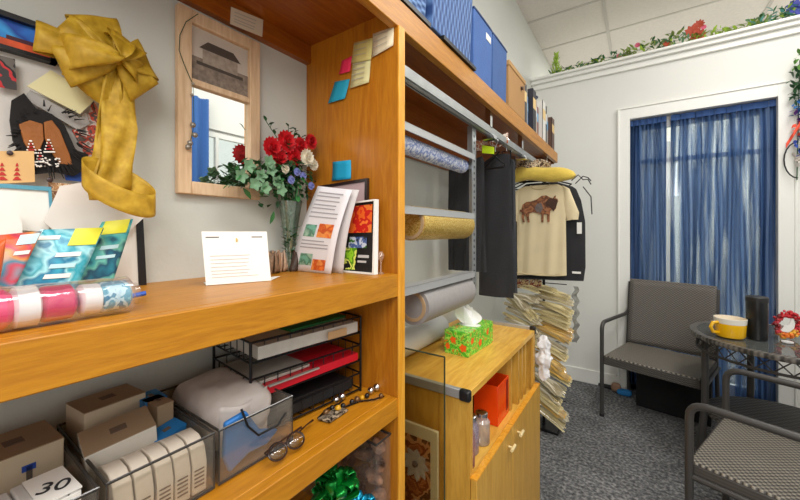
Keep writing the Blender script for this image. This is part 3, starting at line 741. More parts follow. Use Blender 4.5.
n_.links.new(b_.outputs[0], ms.inputs[1]); n_.links.new(tr_.outputs[0], ms.inputs[2]); n_.links.new(ms.outputs[0], n_.nodes['Material Output'].inputs[0])
bow = thing('gift_bow', 'big gold mesh ribbon bow with long tails hanging on the left wall', 'bow', tuple(P(113,68,x=.06)))
BX = .055
c0 = P(112, 66, x=BX)
ey, ez = Vector((0,1,0)), Vector((0,0,1)); ex = Vector((1,0,0))
s_ = (P(122,66,x=BX)-P(112,66,x=BX)).y/10   # metres per pixel on that plane
def loop(ang, L, w, h, depth=.02, name='ribbon_loop', fold=0):
    d = ey*math.cos(ang)+ez*math.sin(ang); nrm = -ey*math.sin(ang)+ez*math.cos(ang)
    def fn(u, v):
        s = v; along = L*math.sin(PI*s)**.8; side = h*math.cos(PI*s)       # out in front, back behind
        wid = w*(.18+.95*math.sin(PI*s)**.5)*(u-.5)*(1+.0*s)
        cr = .003*math.sin(2*PI*u+5*s+ang)
        return c0 + d*along + nrm*(wid+fold*math.sin(PI*s)*.01) + ex*(side*depth*.6 + depth*.012 + cr + .006*math.sin(2*ang*3))
    MB().grid(fn, 8, 18).build(name, bowm, bow, solid=.0008)
px = s_
for ang, L, w, h in [(112,62,44,.03),(150,62,30,.03),(176,78,30,.026),(205,62,38,.035),(236,58,40,.03),(318,46,40,.03),(28,46,44,.035),(70,40,38,.05),(282,30,30,.03)]:
    loop(math.radians(ang), L*px*(.86), w*px, h, depth=.9)
# centre loops and knot
for ang, L, w, h in [(188,46,34,.05),(85,30,26,.05),(345,26,26,.05)]:
    loop(math.radians(ang), L*px, w*px, h, depth=1.2)
MB().ball(c0+ex*.03, 7*px, (.8,1,1), 12).build('knot', bowm, bow)
def tail(us, ws, xs, name='ribbon_tail'):
    def fn(u, v):
        k = v*(len(us)-1); i = min(int(k), len(us)-2); f = k-i
        a = P(us[i][0]-ws[i], us[i][1], x=xs[i]); a2 = P(us[i+1][0]-ws[i+1], us[i+1][1], x=xs[i+1])
        b = P(us[i][0]+ws[i], us[i][1], x=xs[i]); b2 = P(us[i+1][0]+ws[i+1], us[i+1][1], x=xs[i+1])
        p = a.lerp(a2, f).lerp(b.lerp(b2, f), u); p.x += .004*math.sin(8*u+9*v); return p
    MB().grid(fn, 8, 24).build(name, bowm, bow, solid=.0008)
tail([(112,70),(118,98),(120,130),(116,165),(112,190)], [8,17,18,16,20], [.08,.075,.09,.09,.09])
tail([(112,70),(112,110),(108,150),(100,185),(104,200)], [8,14,14,15,15], [.08,.075,.08,.085,.11])
# curl at the end of the tail: a ring of ribbon
def curl(u, v):
    a = 2*PI*u; c = P(121, 188, x=.11)
    r1, r2 = 34*px, 17*px
    p = c + ey*math.cos(a)*r1 + ez*(math.sin(a)*r2*(1.0) - (v-.5)*27*px) + ex*math.sin(a)*-.03
    p += ez*(-.35*(p.y-c.y))
    return p
MB().grid(curl, 40, 5, closeu=True).build('ribbon_curl', bowm, bow, solid=.0008)

# ================================================================== LETTER
t = thing('folded_letter', 'white typed letter with a small gold crest standing folded on the counter', 'letter', (.17, .39, CT))
l0 = P(206,286,z=CT); l1 = P(271,281,z=CT)
h = .104
dirl = (l1-l0).normalized(); back = Vector((-dirl.y, dirl.x, 0))
q = [l0+Vector((0,0,h))+back*.02-dirl*.006, l1+Vector((0,0,h))+back*.02-dirl*.004, l1+Vector((0,0,.001)), l0+Vector((0,0,.001))]
fwd = Vector((dirl.y, -dirl.x, 0))
MB().prism(q, back*.0006).build('sheet', WHITE, t)
MB().prism([q[3]+back*.001, q[2]+back*.001, q[2]+back*.06+dirl*.035, q[3]+back*.05], (0,0,.0006)).build('folded_flap', WHITE, t)
lines(q, [.10], INK, t, fwd*.0008, .05, .28, .018)
lines(q, [.10], INK, t, fwd*.0008, .74, .95, .018)
lines(q, [.46,.53,.60,.67,.74,.80,.86], mat('letter_ink','c4c0ba',.8), t, fwd*.0008, .09, .8, .010)
MB().ball(bil(q,.5,.17)+fwd*.001, .0045, (1,.2,1), 10).build('gold_crest', mat('gold_ink','dcc070',.4), t)

# ================================================================== VASE OF FLOWERS
vb = P(290,271,z=CT); vb.x = .052; vb.y = .60
fl = thing('flower_vase', 'tall glass vase of red and white artificial flowers with trailing greenery', 'flower vase', tuple(vb))
MB().lathe([(.026,0),(.027,.004),(.008,.012),(.007,.03),(.013,.06),(.018,.10),(.024,.14),(.031,.185),(.029,.185),(.022,.14),(.015,.09),(.006,.05)], vb, 24).build('glass_vase', clear('vase_glass','dfeee4',.03,.4,body=.12,bodycol='9fb4a4'), fl)
GRN = mat('leaf_green','2f6a34',.5,var=.35,vscale=30); GRN2 = mat('grey_green_leaf','6d9470',.6,var=.2,vscale=30); GRD = mat('dark_leaf','24502a',.5,var=.3,vscale=30)
def leaf(b, p, d, L, W, mi=0, up=None, bend=.2):
    d = Vector(d).normalized(); upv = up or Vector((random.uniform(-.3,.3), random.uniform(-.3,.3), 1))
    s = d.cross(upv)
    s = s.normalized() if s.length > 1e-4 else Vector((1,0,0))
    nn = s.cross(d)
    vs = []
    for i, (a, w) in enumerate([(0,.05),(.25,.7),(.5,1),(.78,.65),(1,.02)]):
        c = Vector(p)+d*L*a - nn*bend*L*a*a
        vs += [c - s*W*w/2 + nn*W*.12*w, c, c + s*W*w/2 + nn*W*.12*w]
    fs = []
    for i in range(4):
        for j in range(2): fs.append((i*3+j, i*3+j+1, i*3+3+j+1, i*3+3+j))
    b.add(vs, fs, mi)
b = MB()
for k in range(14):
    a = random.random()*2*PI; r = random.uniform(.006,.02)
    b.tube([vb+Vector((.003*math.cos(a),.003*math.sin(a),.03)), vb+Vector((r*.6*math.cos(a), r*.6*math.sin(a), .12)), vb+Vector((r*1.4*math.cos(a), r*1.4*math.sin(a), .22))], .0016, 5)
for k in range(150):
    a = random.random()*2*PI; z = random.uniform(.04,.19); r = .008+.014*(z/.18)
    leaf(b, vb+Vector((r*.5*math.cos(a), r*.5*math.sin(a), z)), (math.cos(a), math.sin(a), .8), .02, .008)
b.build('stem', GRN, fl)
FP = lambda u, v, x=.055: P(u, v, x=x)
# leaves
b = MB()
for k in range(230):
    u = random.gauss(272, 22); v = random.gauss(176, 12)
    if u < 222: u = 222 + random.random()*20
    if v < 150: v = 160
    if u > 318: u = 300
    p = FP(u, v, random.uniform(.03,.08)); p = p.lerp(FP(285,178), .15)
    leaf(b, p, (random.uniform(-.4,1), random.uniform(-1,1), random.uniform(-.6,.7)), random.uniform(.018,.034), random.uniform(.008,.015), random.choice([0,0,1]))
for k in range(150):
    p = FP(random.gauss(287, 11), random.gauss(176, 11), random.uniform(.03,.075))
    leaf(b, p, (random.uniform(-.1,1), random.uniform(-1,1), random.uniform(-.8,.6)), random.uniform(.018,.03), random.uniform(.008,.014), random.choice([0,1,1]))
for k in range(16):  # ferny sprigs to the left
    u0, v0 = 262, 178; u1, v1 = 222+random.random()*30, 168+random.random()*18
    a_, b2 = FP(u0,v0,.06), FP(u1,v1,.06)
    for j in range(9):
        p = a_.lerp(b2, j/9); leaf(b, p, (b2-a_)+Vector((0,0,random.choice([-1,1])*.03)), .015, .005, 0)
b.build('foliage', [GRN, GRD], fl)
b = MB()
for (u, v) in [(248,166),(260,176),(270,170),(254,184),(276,182),(268,162),(264,188),(240,176),(280,190)]:
    for j in range(5):
        a = j*2*PI/5; leaf(b, FP(u,v,.08), (.5, math.cos(a), math.sin(a)), .019, .015, 0, Vector((1,0,0)), .1)
b.build('eucalyptus_leaves', GRN2, fl)
def bloom(u, v, r, mi_mat, x=.062, name='flower', petals=16, cen=None):
    c = FP(u, v, x); b = MB()
    for ring in range(4):
        rr_ = r*(1-.2*ring); k = petals-3*ring
        for j in range(k):
            a = 2*PI*j/k+ring; tilt = .15+.42*ring
            d = Vector((tilt, math.cos(a)*(1-tilt*.4), math.sin(a)*(1-tilt*.4)))
            leaf(b, c+ex*.004*ring, d, rr_, rr_*.62, 0, Vector((1,.01,0)), -.25)
    b.ball(c+ex*.004, r*.3, n=8)
    b.build(name, mi_mat, fl)
RED = mat('crimson_petals','c81420',.6,var=.35,vscale=60)
for u, v, r in [(270,148,.030),(284,142,.032),(298,147,.028),(309,142,.024),(277,158,.028),(292,157,.026)]: bloom(u, v, r, RED)
WHP = mat('cream_petals','e8e0cc',.6,var=.08,vscale=50)
for u, v, r in [(305,158,.026),(312,165,.018),(284,169,.014)]: bloom(u, v, r, WHP, .075)
for u, v in [(302,176),(310,186),(296,172),(290,180)]: bloom(u, v, .012, mat('lilac_petals','8c94d0',.6), .08)
b = MB()
for (u, v, u2, v2) in [(290,150,288,124),(290,150,296,128),(285,150,264,118),(292,150,303,136)]:
    a_, b2 = FP(u,v), FP(u2,v2)
    b.tube([a_, b2], .0012, 4)
    for j in range(5): leaf(b, a_.lerp(b2, .5+.1*j), (.3, random.uniform(-1,1), random.uniform(0,1)), .016, .009)
b.build('top_sprig', GRD, fl)
# shells / driftwood at the vase foot
cols = ['5c4634','8a6e56','b89c84','3e2e24','a07c60']
for i, (u, v) in enumerate([(268,262),(272,272),(281,276),(297,274),(276,266)]):
    p = P(u, v+2, x=.06+.015*(i%2)); p.z = CT+.016
    b = MB()
    b.grid(lambda a, c: p + Vector(((.009+.016*c)*math.cos(6*a)*(1-.6*c), (.017*(1-c)+.006)*math.sin(6*a), -.015+.052*c + .004*math.sin(12*a))), 14, 6)
    o = b.build('seashell', mat('shell_%d'%i, cols[i], .5, var=.3, vscale=90), None, solid=.002)
    tag(o, ['dark brown shell furthest left at the foot of the vase','light brown ridged shell in front of the vase foot','pinkish tan shell right before the vase stem','blackish brown shell tucked right of the vase foot','medium brown shell standing behind the light ridged one'][i], 'shell')

# ================================================================== LEANING PAPERS AND FRAMES
# dark certificate frame behind
def leaning(name, label, cat, q, th, frm, inner, w=.006, backd=(0,.008,0)):
    t = thing(name, label, cat, tuple(q[3]))
    o = Vector(backd)
    MB().prism([p+Vector(o) for p in q], (0,.001,0)).build('backing', frm, t)
    fb = MB()
    def L(a,b): return bil(q,a,b)
    wu = w/(q[1]-q[0]).length; wv = w/(q[3]-q[0]).length
    for a0,a1,b0,b1 in [(0,1,0,wv),(0,1,1-wv,1),(0,wu,wv,1-wv),(1-wu,1,wv,1-wv)]:
        fb.prism([L(a0,b0),L(a1,b0),L(a1,b1),L(a0,b1)], o)
    fb.build('frame', frm, t)
    pq = [L(wu,wv)+o*.5, L(1-wu,wv)+o*.5, L(1-wu,1-wv)+o*.5, L(wu,1-wv)+o*.5]
    MB().prism(pq, o*.2).build('print', inner, t)
    return t, pq
DK = mat('dark_frame','2a1c1c',.35)
q = [P(318,186,y=.688), P(367,178,y=.688), P(366,271,y=.672), P(318,271,y=.672)]
leaning('certificate_frame', 'dark maroon certificate frame at the back of the leaning papers', 'frame', q, .01, DK, mat('pinkish_mat','c8aeb0',.5,var=.1), .008)
# red-orange book with white border
zb = CT+.001
q = [P(345,203,y=.66), P(375,199,y=.66), P(374,272,y=.645), P(330,272,y=.645)]
q[3].z = q[2].z = zb
t, pq = leaning('picture_book', 'white bordered book with orange square and green leaves on black, leaning on the panel', 'book', q, .01, WHITE, BLACK, .004, (.0,.014,0))
f_ = Vector((0,-.0016,0))
patch(pq, .22,.92,.04,.44, spots('flame_print','e83818',['f06a20','d02014','f48030'],30), t, f_, 'orange_square')
patch(pq, .0,.55,.66,.98, spots('leafy_print','7cc41c',['a4e030','5a9a14','e8f070','1c1c1c'],40), t, f_*1.1, 'green_leaves')
patch(pq, .30,.8,.50,.66, spots('berry_print','28303c',['5068a0','c8d0e0','3c7a2c'],60), t, f_*1.2, 'blue_berries')
patch(pq, .60,.88,.76,.80, mat('title_grey','c8c8c8',.6), t, f_*1.3, 'printed_title'); patch(pq, .60,.82,.84,.87, mat('title_grey','c8c8c8',.6), t, f_*1.3, 'printed_title')
# brochure sheets in front
def brochure(q, label, m, rows, pats, dy):
    t = thing('brochure', label, 'brochure', tuple(q[3]))
    def fn(u, v):
        p = bil(q, u, v); p.y += -.010*math.sin(PI*v)*1.0 ; return p
    MB().grid(fn, 6, 12).build('sheet', m, t, solid=.0012)
    def gl(a0,a1,b0,b1,mm_,nm):
        MB().grid(lambda u, v: fn(a0+(a1-a0)*u, b0+(b1-b0)*v)+Vector((0,-.0016,0)), 5, 6).build(nm, mm_, t)
    rn = random.Random(3)
    b = MB()
    for r in rows:
        e = .88-rn.random()*.2
        b.grid(lambda u, v: fn(.12+(e-.12)*u, r+.013*v)+Vector((0,-.0017,0)), 4, 1)
    b.build('printed_lines', mat('faint_grey_ink','a8a4a8',.8), t)
    for p in pats: gl(*p)
OG = spots('orange_photo','e85c1c',['f08030','c84818','f4a050'],40,soft=True); TQ = spots('teal_photo','5c9c84',['7cb8a0','4a7c64','a8c8b0'],40,soft=True)
q = [P(322,187,y=.640), P(359,190,y=.640), P(343,272,y=.625), P(304,272,y=.625)]; q[2].z = q[3].z = zb
brochure(q, 'grey-white brochure behind the front brochure, its right edge showing', mat('light_grey_paper','cfc9c8',.7), [.08,.14,.2], [], 0)
q = [P(318,186,y=.622), P(352,190,y=.622), P(331,273,y=.600), P(291,271,y=.600)]; q[2].z = q[3].z = zb
brochure(q, 'white brochure with orange and teal photo blocks leaning in front of the frames', mat('brochure_white','e9e6ea',.6), [.06,.1,.15,.2,.24,.29,.34,.62,.66,.70], [(.12,.42,.44,.58,TQ,'teal_photo'),(.48,.86,.42,.58,OG,'orange_photo'),(.18,.5,.78,.92,TQ,'teal_photo'),(.52,.84,.84,.97,OG,'orange_photo')], 0)
# small clear ornament by the panel
o = MB().lathe([(.008,0),(.009,.002),(.002,.006),(.002,.03),(.006,.036),(.009,.045),(.004,.055)], (.300, .675, CT), 14).build('figurine', clear('ornament_glass','fff4ec',.05,.6,body=.25,bodycol='e8c8b0')); tag(o, 'tiny clear glass ornament by the front corner of the side panel', 'ornament')
# ================================================================== LOWER SHELF: CLEAR BINS
ZS = .894
def clear_bin(y0, y1, label, zt=.982, x0=.035, x1=.268):
    t = thing('clear_bin', label, 'bin', ((x0+x1)/2, (y0+y1)/2, ZS))
    b = MB(); w = .0025
    b.bx(x0,x1,y0,y1,ZS,ZS+w); b.bx(x1-w,x1,y0,y1,ZS+w,zt); b.bx(x0,x0+w,y0,y1,ZS+w,zt); b.bx(x0+w,x1-w,y0,y0+w,ZS+w,zt); b.bx(x0+w,x1-w,y1-w,y1,ZS+w,zt)
    b.build('clear_walls', PLAST, t)
    z = zt
    MB().tube([(x0,y0,z),(x0,y1,z),(x1,y1,z),(x1,y0,z)], .0022, 6, 0, True).build('rim', PLASTD, t)
    for p in ((x0,y0),(x0,y1),(x1,y1),(x1,y0)): MB().tube([(p[0],p[1],ZS+.001),(p[0],p[1],z)], .0012, 6).build('corner_edge', PLASTD, t)
    MB().tube([(x1,y0,ZS+.003),(x1,y1,ZS+.003)], .0018, 6).build('bottom_edge', PLASTD, t)
    return t
clear_bin(-.005, .143, 'clear plastic bin nearest the camera on the middle shelf, holding 30 count packs')
clear_bin(.152, .286, 'clear plastic bin in the middle of the three, full of small opened boxes')
clear_bin(.294, .436, 'clear plastic bin nearest the wire trays, holding a white plastic bag')
TAN = mat('tan_carton','9c8468',.8,var=.05,vscale=10); TAN2 = mat('pale_carton','c9b79c',.8,var=.04,vscale=10); OFFW = mat('carton_white','d8d2c8',.7,var=.05,vscale=20)
BLU = mat('carton_blue','1f78bc',.6,var=.1,vscale=30)
def carton(c, d, rz, label, tilt=(0,0), top=TAN, side=TAN2, flap=False, name='small_carton', marks=()):
    t = thing(name, label, 'box', c, rz)
    M = Matrix.Rotation(tilt[0], 4, 'X') @ Matrix.Rotation(tilt[1], 4, 'Y')
    x, y, z = d[0]/2, d[1]/2, d[2]
    if not flap:
        MB().bx(-x,x,-y,y,0,z-.001,0,M).build('body', side, t, local=True, bevel=.0015)
        MB().bx(-x,x,-y,y,z-.001,z,0,M).build('top_panel', top, t, local=True)
        MB().bx(-x*.25,x*.2,-y*.22,y*.25,z,z+.0006,0,M).build('printed_mark', mat('print_brown','6a584a',.8), t, local=True)
    else:
        w = .0015; b = MB()
        b.bx(-x,x,-y,y,0,w,0,M); b.bx(-x,-x+w,-y,y,w,z,0,M); b.bx(x-w,x,-y,y,w,z,0,M); b.bx(-x+w,x-w,-y,-y+w,w,z,0,M); b.bx(-x+w,x-w,y-w,y,w,z,0,M)
        b.build('body', side, t, local=True)
        for s, ax in ((-1,0),(1,0)):
            f = MB(); f.add([(s*x,-y,z),(s*x,y,z),(s*(x+y*.9),y,z+.008),(s*(x+y*.9),-y,z+.008)], [(0,1,2,3)], 0, M); f.build('flap', top, t, local=True, solid=.001)
    for (a0,a1,c0_,c1_,mm_,nm) in marks:
        MB().bx(x,x+.0006,-y+2*y*a0,-y+2*y*a1,z*c0_,z*c1_,0,M).build(nm, mm_, t, local=True)
    return t
# bin 1
carton((.09,.095,ZS+.003), (.09,.085,.105), .05, 'tan carton standing at the back of the nearest clear bin, right one', marks=[(.55,.62,.3,.8,mat('ink_grey','5a5048',.8),'printed_line'),(.5,.66,.74,.82,mat('blue_dot','2848a0',.6),'printed_dot')])
carton((.09,.035,ZS+.003), (.09,.03,.10), .0, 'tan carton at the very left edge, back of the nearest clear bin')
t = thing('tissue_pack', 'white pack marked 30 at the front of the nearest clear bin', 'pack', (.215,.075,ZS+.004), .05)
q_ = MB()
for k in range(9):
    q_.bx(-.035,.035,-.055+.0125*k,-.055+.0125*k+.011,0,.083+.002*(k%2))
q_.build('folded_sleeves', mat('grey_white_sleeve','cfccc8',.6,var=.05,vscale=30), t, local=True, bevel=.002)
MB().bx(.034,.036,-.055,.055,.005,.08).bx(-.036,.036,.018,.056,.0835,.0855).build('label_panel', WHITE, t, local=True)
M30 = Matrix.Translation(Vector((.222,.112,ZS+.004+.0862))) @ Matrix.Rotation(math.radians(62),4,'Z')
text_mesh('30', .032, 'printed_number', mat('print_black','28282c',.6), M30, t)
text_mesh('30', .04, 'printed_number', mat('print_black','28282c',.6), Matrix.Translation(Vector((.2525,.09,.94))) @ Matrix.Rotation(PI/2,4,'Z') @ Matrix.Rotation(PI/2,4,'X'), t)
# bin 2
carton((.075,.205,ZS+.05), (.07,.085,.075), .1, 'tall tan carton at the back left of the middle clear bin', top=TAN, side=TAN2)
carton((.155,.20,ZS+.058), (.055,.085,.05), -.12, 'tan carton lying tilted across the middle of the middle clear bin', tilt=(.12,.25), top=TAN, side=OFFW)
carton((.105,.258,ZS+.04), (.05,.034,.075), .0, 'bright blue carton between the tan cartons in the middle clear bin', top=BLU, side=BLU)
carton((.135,.258,ZS+.03), (.05,.026,.085), .1, 'tan carton standing upright at the right end of the middle clear bin', top=TAN, side=TAN)
carton((.07,.262,ZS+.004), (.05,.03,.045), .0, 'pale carton at the bottom back corner of the middle clear bin')
carton((.175,.255,ZS+.068), (.03,.05,.012), .25, 'flat blue carton lying over the white capsule boxes', top=BLU, side=BLU, tilt=(.1,.2))
rn = random.Random(4)
labs = ['leftmost, with its brown end showing','second from the left','third from the left','fourth from the left','rightmost, against the bin wall']
for k in range(5):
    y = .172 + .024*k
    t = thing('capsule_box', 'round-shouldered white box lying at the front of the middle clear bin, ' + ['leftmost','second from left','middle','second from right','rightmost'][k], 'box', (.222, y, ZS+.004), rn.uniform(-.04,.04))
    pr = [(-.04,0),(.04,0),(.042,.045),(.034,.068),(.015,.078),(-.015,.078),(-.034,.068),(-.042,.045)]
    MB().prism([(a,-.0105,c) for a,c in pr], (0,.021,0)).build('body', mat('capsule_white','ddd2c2',.6,var=.08,vscale=40), t, local=True, bevel=.0015)
    b = MB()
    for j in range(5): b.bx(.0415,.0425,-.008,.006,.012+.006*j,.014+.006*j)
    b.build('printed_lines', mat('print_brown','6a584a',.8), t, local=True)
# bin 3: white bag and blue cloth
def crumple(c, d, f=9, a=.012, n=24, flat=True, seed=0, pw=.5):
    c = Vector(c)
    def fn(u, v):
        th = 2*PI*u; ph = PI*v
        sx = math.copysign(abs(math.cos(th))**pw, math.cos(th)); sy = math.copysign(abs(math.sin(th))**pw, math.sin(th))
        s = math.sin(ph)**.55; cz = -math.copysign(abs(math.cos(ph))**.8, math.cos(ph))
        p = Vector((d[0]/2*sx*s, d[1]/2*sy*s, d[2]/2*cz))
        nn = noise.noise_vector(p*f*8+Vector((seed,seed*2,3))); n2 = noise.noise_vector(p*f*2.4+Vector((seed,0,seed)))
        return c + p*(1+.0) + nn*a*.45 + n2*a
    return MB().grid(fn, n, n, closeu=True)
bag = mat('white_plastic_bag','d4cac4',.35,bump=.25,bscale=30,var=.05,vscale=12)
t = thing('plastic_bag', 'crumpled white plastic bag stuffed in the clear bin beside the wire trays', 'bag', (.14,.36,ZS+.01))
crumple((.135,.366,.954), (.19,.125,.11), 6, .008, 48, pw=.4).build('bag_body', bag, t)
pc = MB().grid(lambda u, v: Vector((.226+.008*math.sin(5*u), .315+.10*u, 1.0-.088*v-.012*math.sin(3*u))), 12, 8); pc.build('folded_edge', bag, t, solid=.001)
t = thing('blue_pouch', 'blue fabric pouch with a dark cord pressed against the front of the clear bin', 'pouch', (.255,.33,ZS+.01))
MB().prism([(  .252,.308,.985),(  .252,.345,.99),(  .252,.372,.945),(  .252,.41,.928),(  .252,.385,.912),(  .252,.35,.915),(  .252,.315,.90),(  .252,.305,.93)], (.010,0,0)).build('pouch_body', mat('blue_nylon','2c78c4',.5,var=.15,vscale=20), t, bevel=.003)
MB().tube([(.262,.335,.998),(.273,.34,.97),(.273,.36,.945),(.273,.40,.945),(.27,.42,.958)], .002, 6).build('cord', BLACKM, t)

# ================================================================== WIRE TRAYS
wt = thing('wire_letter_tray', 'black wire three-tier letter tray at the right end of the middle shelf', 'letter tray', (.128,.544,ZS), -.12)
hx, hy = .090, .143
for ti, z in enumerate((.006,.078,.150)):
    b = MB()
    b.tube([(-hx,-hy,z),(hx,-hy,z),(hx,hy,z),(-hx,hy,z)], .0025, 6, 0, True)
    b.tube([(-hx,-hy,z+.04),(hx,-hy,z+.04),(hx,hy,z+.04),(-hx,hy,z+.04)], .0025, 6, 0, True)
    for k in range(11):
        y = -hy+2*hy*k/10; b.tube([(-hx,y,z),(hx,y,z)], .0013, 4); b.tube([(hx,y,z),(hx,y,z+.04)], .0013, 4); b.tube([(-hx,y,z),(-hx,y,z+.04)], .0013, 4)
    for k in range(7):
        x = -hx+2*hx*k/6; b.tube([(x,-hy,z),(x,-hy,z+.04)], .0013, 4); b.tube([(x,hy,z),(x,hy,z+.04)], .0013, 4); b.tube([(x,-hy,z),(x,hy,z)], .0013, 4)
    b.build('tray_tier', BLACKM, wt, local=True)
for x in (-hx,hx):
    for y in (-hy,hy): MB().tube([(x,y,0),(x,y,.192)], .003, 6).build('upright_rod', BLACKM, wt, local=True)
WM = wt.matrix_basis
def tr_item(name, label, cat, x0,x1,y0,y1,z,h,m,rz=0,parts=()):
    c = WM @ Vector(((x0+x1)/2,(y0+y1)/2,z))
    t = thing(name, label, cat, tuple(c), -.12+rz)
    dx, dy = (x1-x0)/2, (y1-y0)/2
    MB().bx(-dx,dx,-dy,dy,0,h).build('body', m, t, local=True, bevel=.001)
    for (a,b_,c_,d_,e,f,mm_,nm) in parts: MB().bx(a,b_,c_,d_,e,f).build(nm, mm_, t, local=True)
    return t
tr_item('paper_stack','pile of white forms with a tan sticker on its edge in the top wire tray','papers',-.075,.094,-.13,.13,.1545,.026,mat('form_white','d6d2c8',.7,var=.06,vscale=40),.0,[(.095,.0956,.03,.085,.004,.022,mat('tan_sticker','d2a878',.7),'sticker')])
tr_item('folder','green folder lying on the white forms in the top wire tray','folder',-.06,.05,-.04,.128,.1815,.006,mat('folder_green','1f7a3c',.5,var=.2,vscale=20),.08)
tr_item('folder','black glossy folder under the green folder edge in the top tray','folder',-.08,.0,-.125,-.045,.1815,.008,mat('folder_black','1c1c20',.25),-.02)
tr_item('folder','bright red folder in the second wire tray','folder',-.075,.096,-.125,.13,.0825,.018,mat('folder_red','d8142c',.4,var=.08,vscale=30),.03,[(.09,.0966,-.12,-.0,.0185,.0215,mat('grey_edge','a8a29a',.6),'grey_papers')])
tr_item('paper_stack','grey-white papers lying over the red folder in the second tray','papers',-.07,.082,-.125,-.005,.1012,.006,mat('greyish_paper','bcb6ac',.7,var=.08,vscale=30),.05)
tr_item('notebook','black notebook lying in the lowest wire tray','notebook',-.07,.08,-.12,.125,.010,.022,mat('matte_black','202022',.6),.02)

# ================================================================== EYEGLASSES
g0 = P(272,462,z=ZS+.006); g1 = P(316,430,z=ZS+.012)
t = thing('eyeglasses', 'folded dark tortoiseshell eyeglasses lying on the middle shelf edge', 'glasses', tuple(g0), 0)
d = (g1-g0); d.z = 0; Lg = d.length; d.normalize(); nn = Vector((-d.y, d.x, 0))*-1
TOR = mat('tortoiseshell','33201a',.25,var=.4,vscale=60)
def ringpts(c, a, b, up):
    return [c + d*a*math.cos(2*PI*k/20) + up*b*math.sin(2*PI*k/20) for k in range(20)]
upv = (Vector((0,0,1))*.55 - nn*.55).normalized()
ca, cb = g0 + Vector((0,0,.012)) + d*.012, g0+Vector((0,0,.012)) + d*.052
for c in (ca, cb):
    MB().tube(ringpts(c,.018,.014,upv), .0017, 6, 0, True).build('lens_rim', TOR, t)
    MB().add(ringpts(c,.0165,.0125,upv), [tuple(range(20))]).build('lens', clear('lens_glass','f4f8ff',.02,.2,body=.0), t, solid=.0008)
MB().tube([ca+d*.018, (ca+cb)/2+upv*.005, cb-d*.018], .0016, 6).build('bridge', TOR, t)
for s, c in ((-1,ca),(1,cb)):
    p0 = c+d*.018*s+upv*.003
    MB().tube([p0, p0-nn*.01, p0 + d*(.055 if s<0 else .03) - nn*.022 + Vector((0,0,-.004)), p0+d*(.10 if s<0 else .055)-nn*.03+Vector((0,0,-.008))], [.0018,.0018,.0016,.0024], 6).build('temple_arm', TOR, t)

# ================================================================== KEYCHAINS with silver balls
def keych(us, label):
    t = thing('beaded_keychain', label, 'keychain', tuple(P(us[0][0], us[0][1], z=ZS)))
    cols = [SHINY, mat('bronze_bead','7a5a3a',.3,metal=.6), mat('black_bead','1c1818',.25), mat('amber_bead','d8a020',.3)]
    rn = random.Random(len(label))
    for (u, v, r, c) in us:
        p = P(u, v, z=ZS+.010); p.z = ZS+r
        MB().ball(p, r, n=12).build('bead', cols[c], t)
    a, b = P(us[0][0]-8, us[0][1]+8, z=ZS), P(us[-1][0]+3, us[-1][1]+3, z=ZS)
    MB().tube([a+Vector((0,0,.002)), a.lerp(b,.4)+Vector((-.006,0,.003)), a.lerp(b,.7)+Vector((.004,0,.003)), b+Vector((0,0,.002))], .002, 6).build('cord', BLACKM, t)
keych([(326,411,.007,1),(332,406,.006,2),(338,407,.007,3),(343,404,.006,2),(336,399,.008,0),(342,396,.009,0)], 'dark keychain with two silver balls and an amber bead nearer the eyeglasses')
keych([(352,400,.006,2),(357,398,.007,1),(362,396,.006,3),(367,394,.006,2),(371,390,.009,0),(377,387,.010,0),(381,394,.006,1)], 'keychain of amber and dark beads ending in silver balls beside the side panel')
q = [P(318,420,z=ZS+.002), P(330,423,z=ZS+.002), P(348,411,z=ZS+.002), P(338,408,z=ZS+.002)]
tag(MB().prism(q, (0,0,.004)).build('charm_card', spots('dark_charm','2a241e',['8a7c6a','1c1814','b4a48c'],120,.4)), 'small dark patterned charm card lying under the nearer keychain', 'card')

# ================================================================== BOTTOM SHELF: bows and pinecones
def starbow(c, r, m, label):
    t = thing('ribbon_bow', label, 'bow', (c[0],c[1],c[2]-r*.8))
    c = Vector(c); b = MB(); rn = random.Random(11)
    for k in range(22):
        th = rn.random()*2*PI; ph = rn.uniform(-.25,1.35)
        d_ = Vector((math.cos(th)*math.cos(ph), math.sin(th)*math.cos(ph), math.sin(ph)))
        s_ = d_.cross(Vector((0,0,1))); s_ = s_.normalized() if s_.length > .01 else Vector((1,0,0)); n_2 = d_.cross(s_)
        b.grid(lambda u, v: c + d_*r*math.sin(PI*v)**.9 + n_2*r*.28*math.cos(PI*v) + s_*(u-.5)*r*.42, 2, 12)
    b.build('loops', m, t, solid=.0004)
    MB().lathe([(r*.4,0),(r*.35,r*.1)], (c.x,c.y,c.z-r*.8), 16).build('base', m, t)
starbow((.258,.560,.718), .056, mat('metallic_green','0c8a34',.22,metal=.6), 'metallic green stick-on ribbon bow on the bottom shelf')
starbow((.300,.602,.665), .038, mat('metallic_teal','0c8cb0',.22,metal=.6), 'metallic teal ribbon bow at the right end of the bottom shelf')
t = thing('gift_box', 'small white gift box under the green ribbon bow', 'box', (.258,.56,.583))
MB().bx(.225,.29,.53,.59,.583,.655).build('body', WHITE, t, bevel=.002)
MB().bx(.222,.293,.527,.593,.655,.673).build('lid', WHITE, t, bevel=.002)
o = MB().bx(.275,.325,.58,.622,.583,.634).build('gift_box', mat('silver_card','b8bcc0',.3,metal=.4), bevel=.002); tag(o, 'tiny silver box under the teal ribbon bow', 'box')
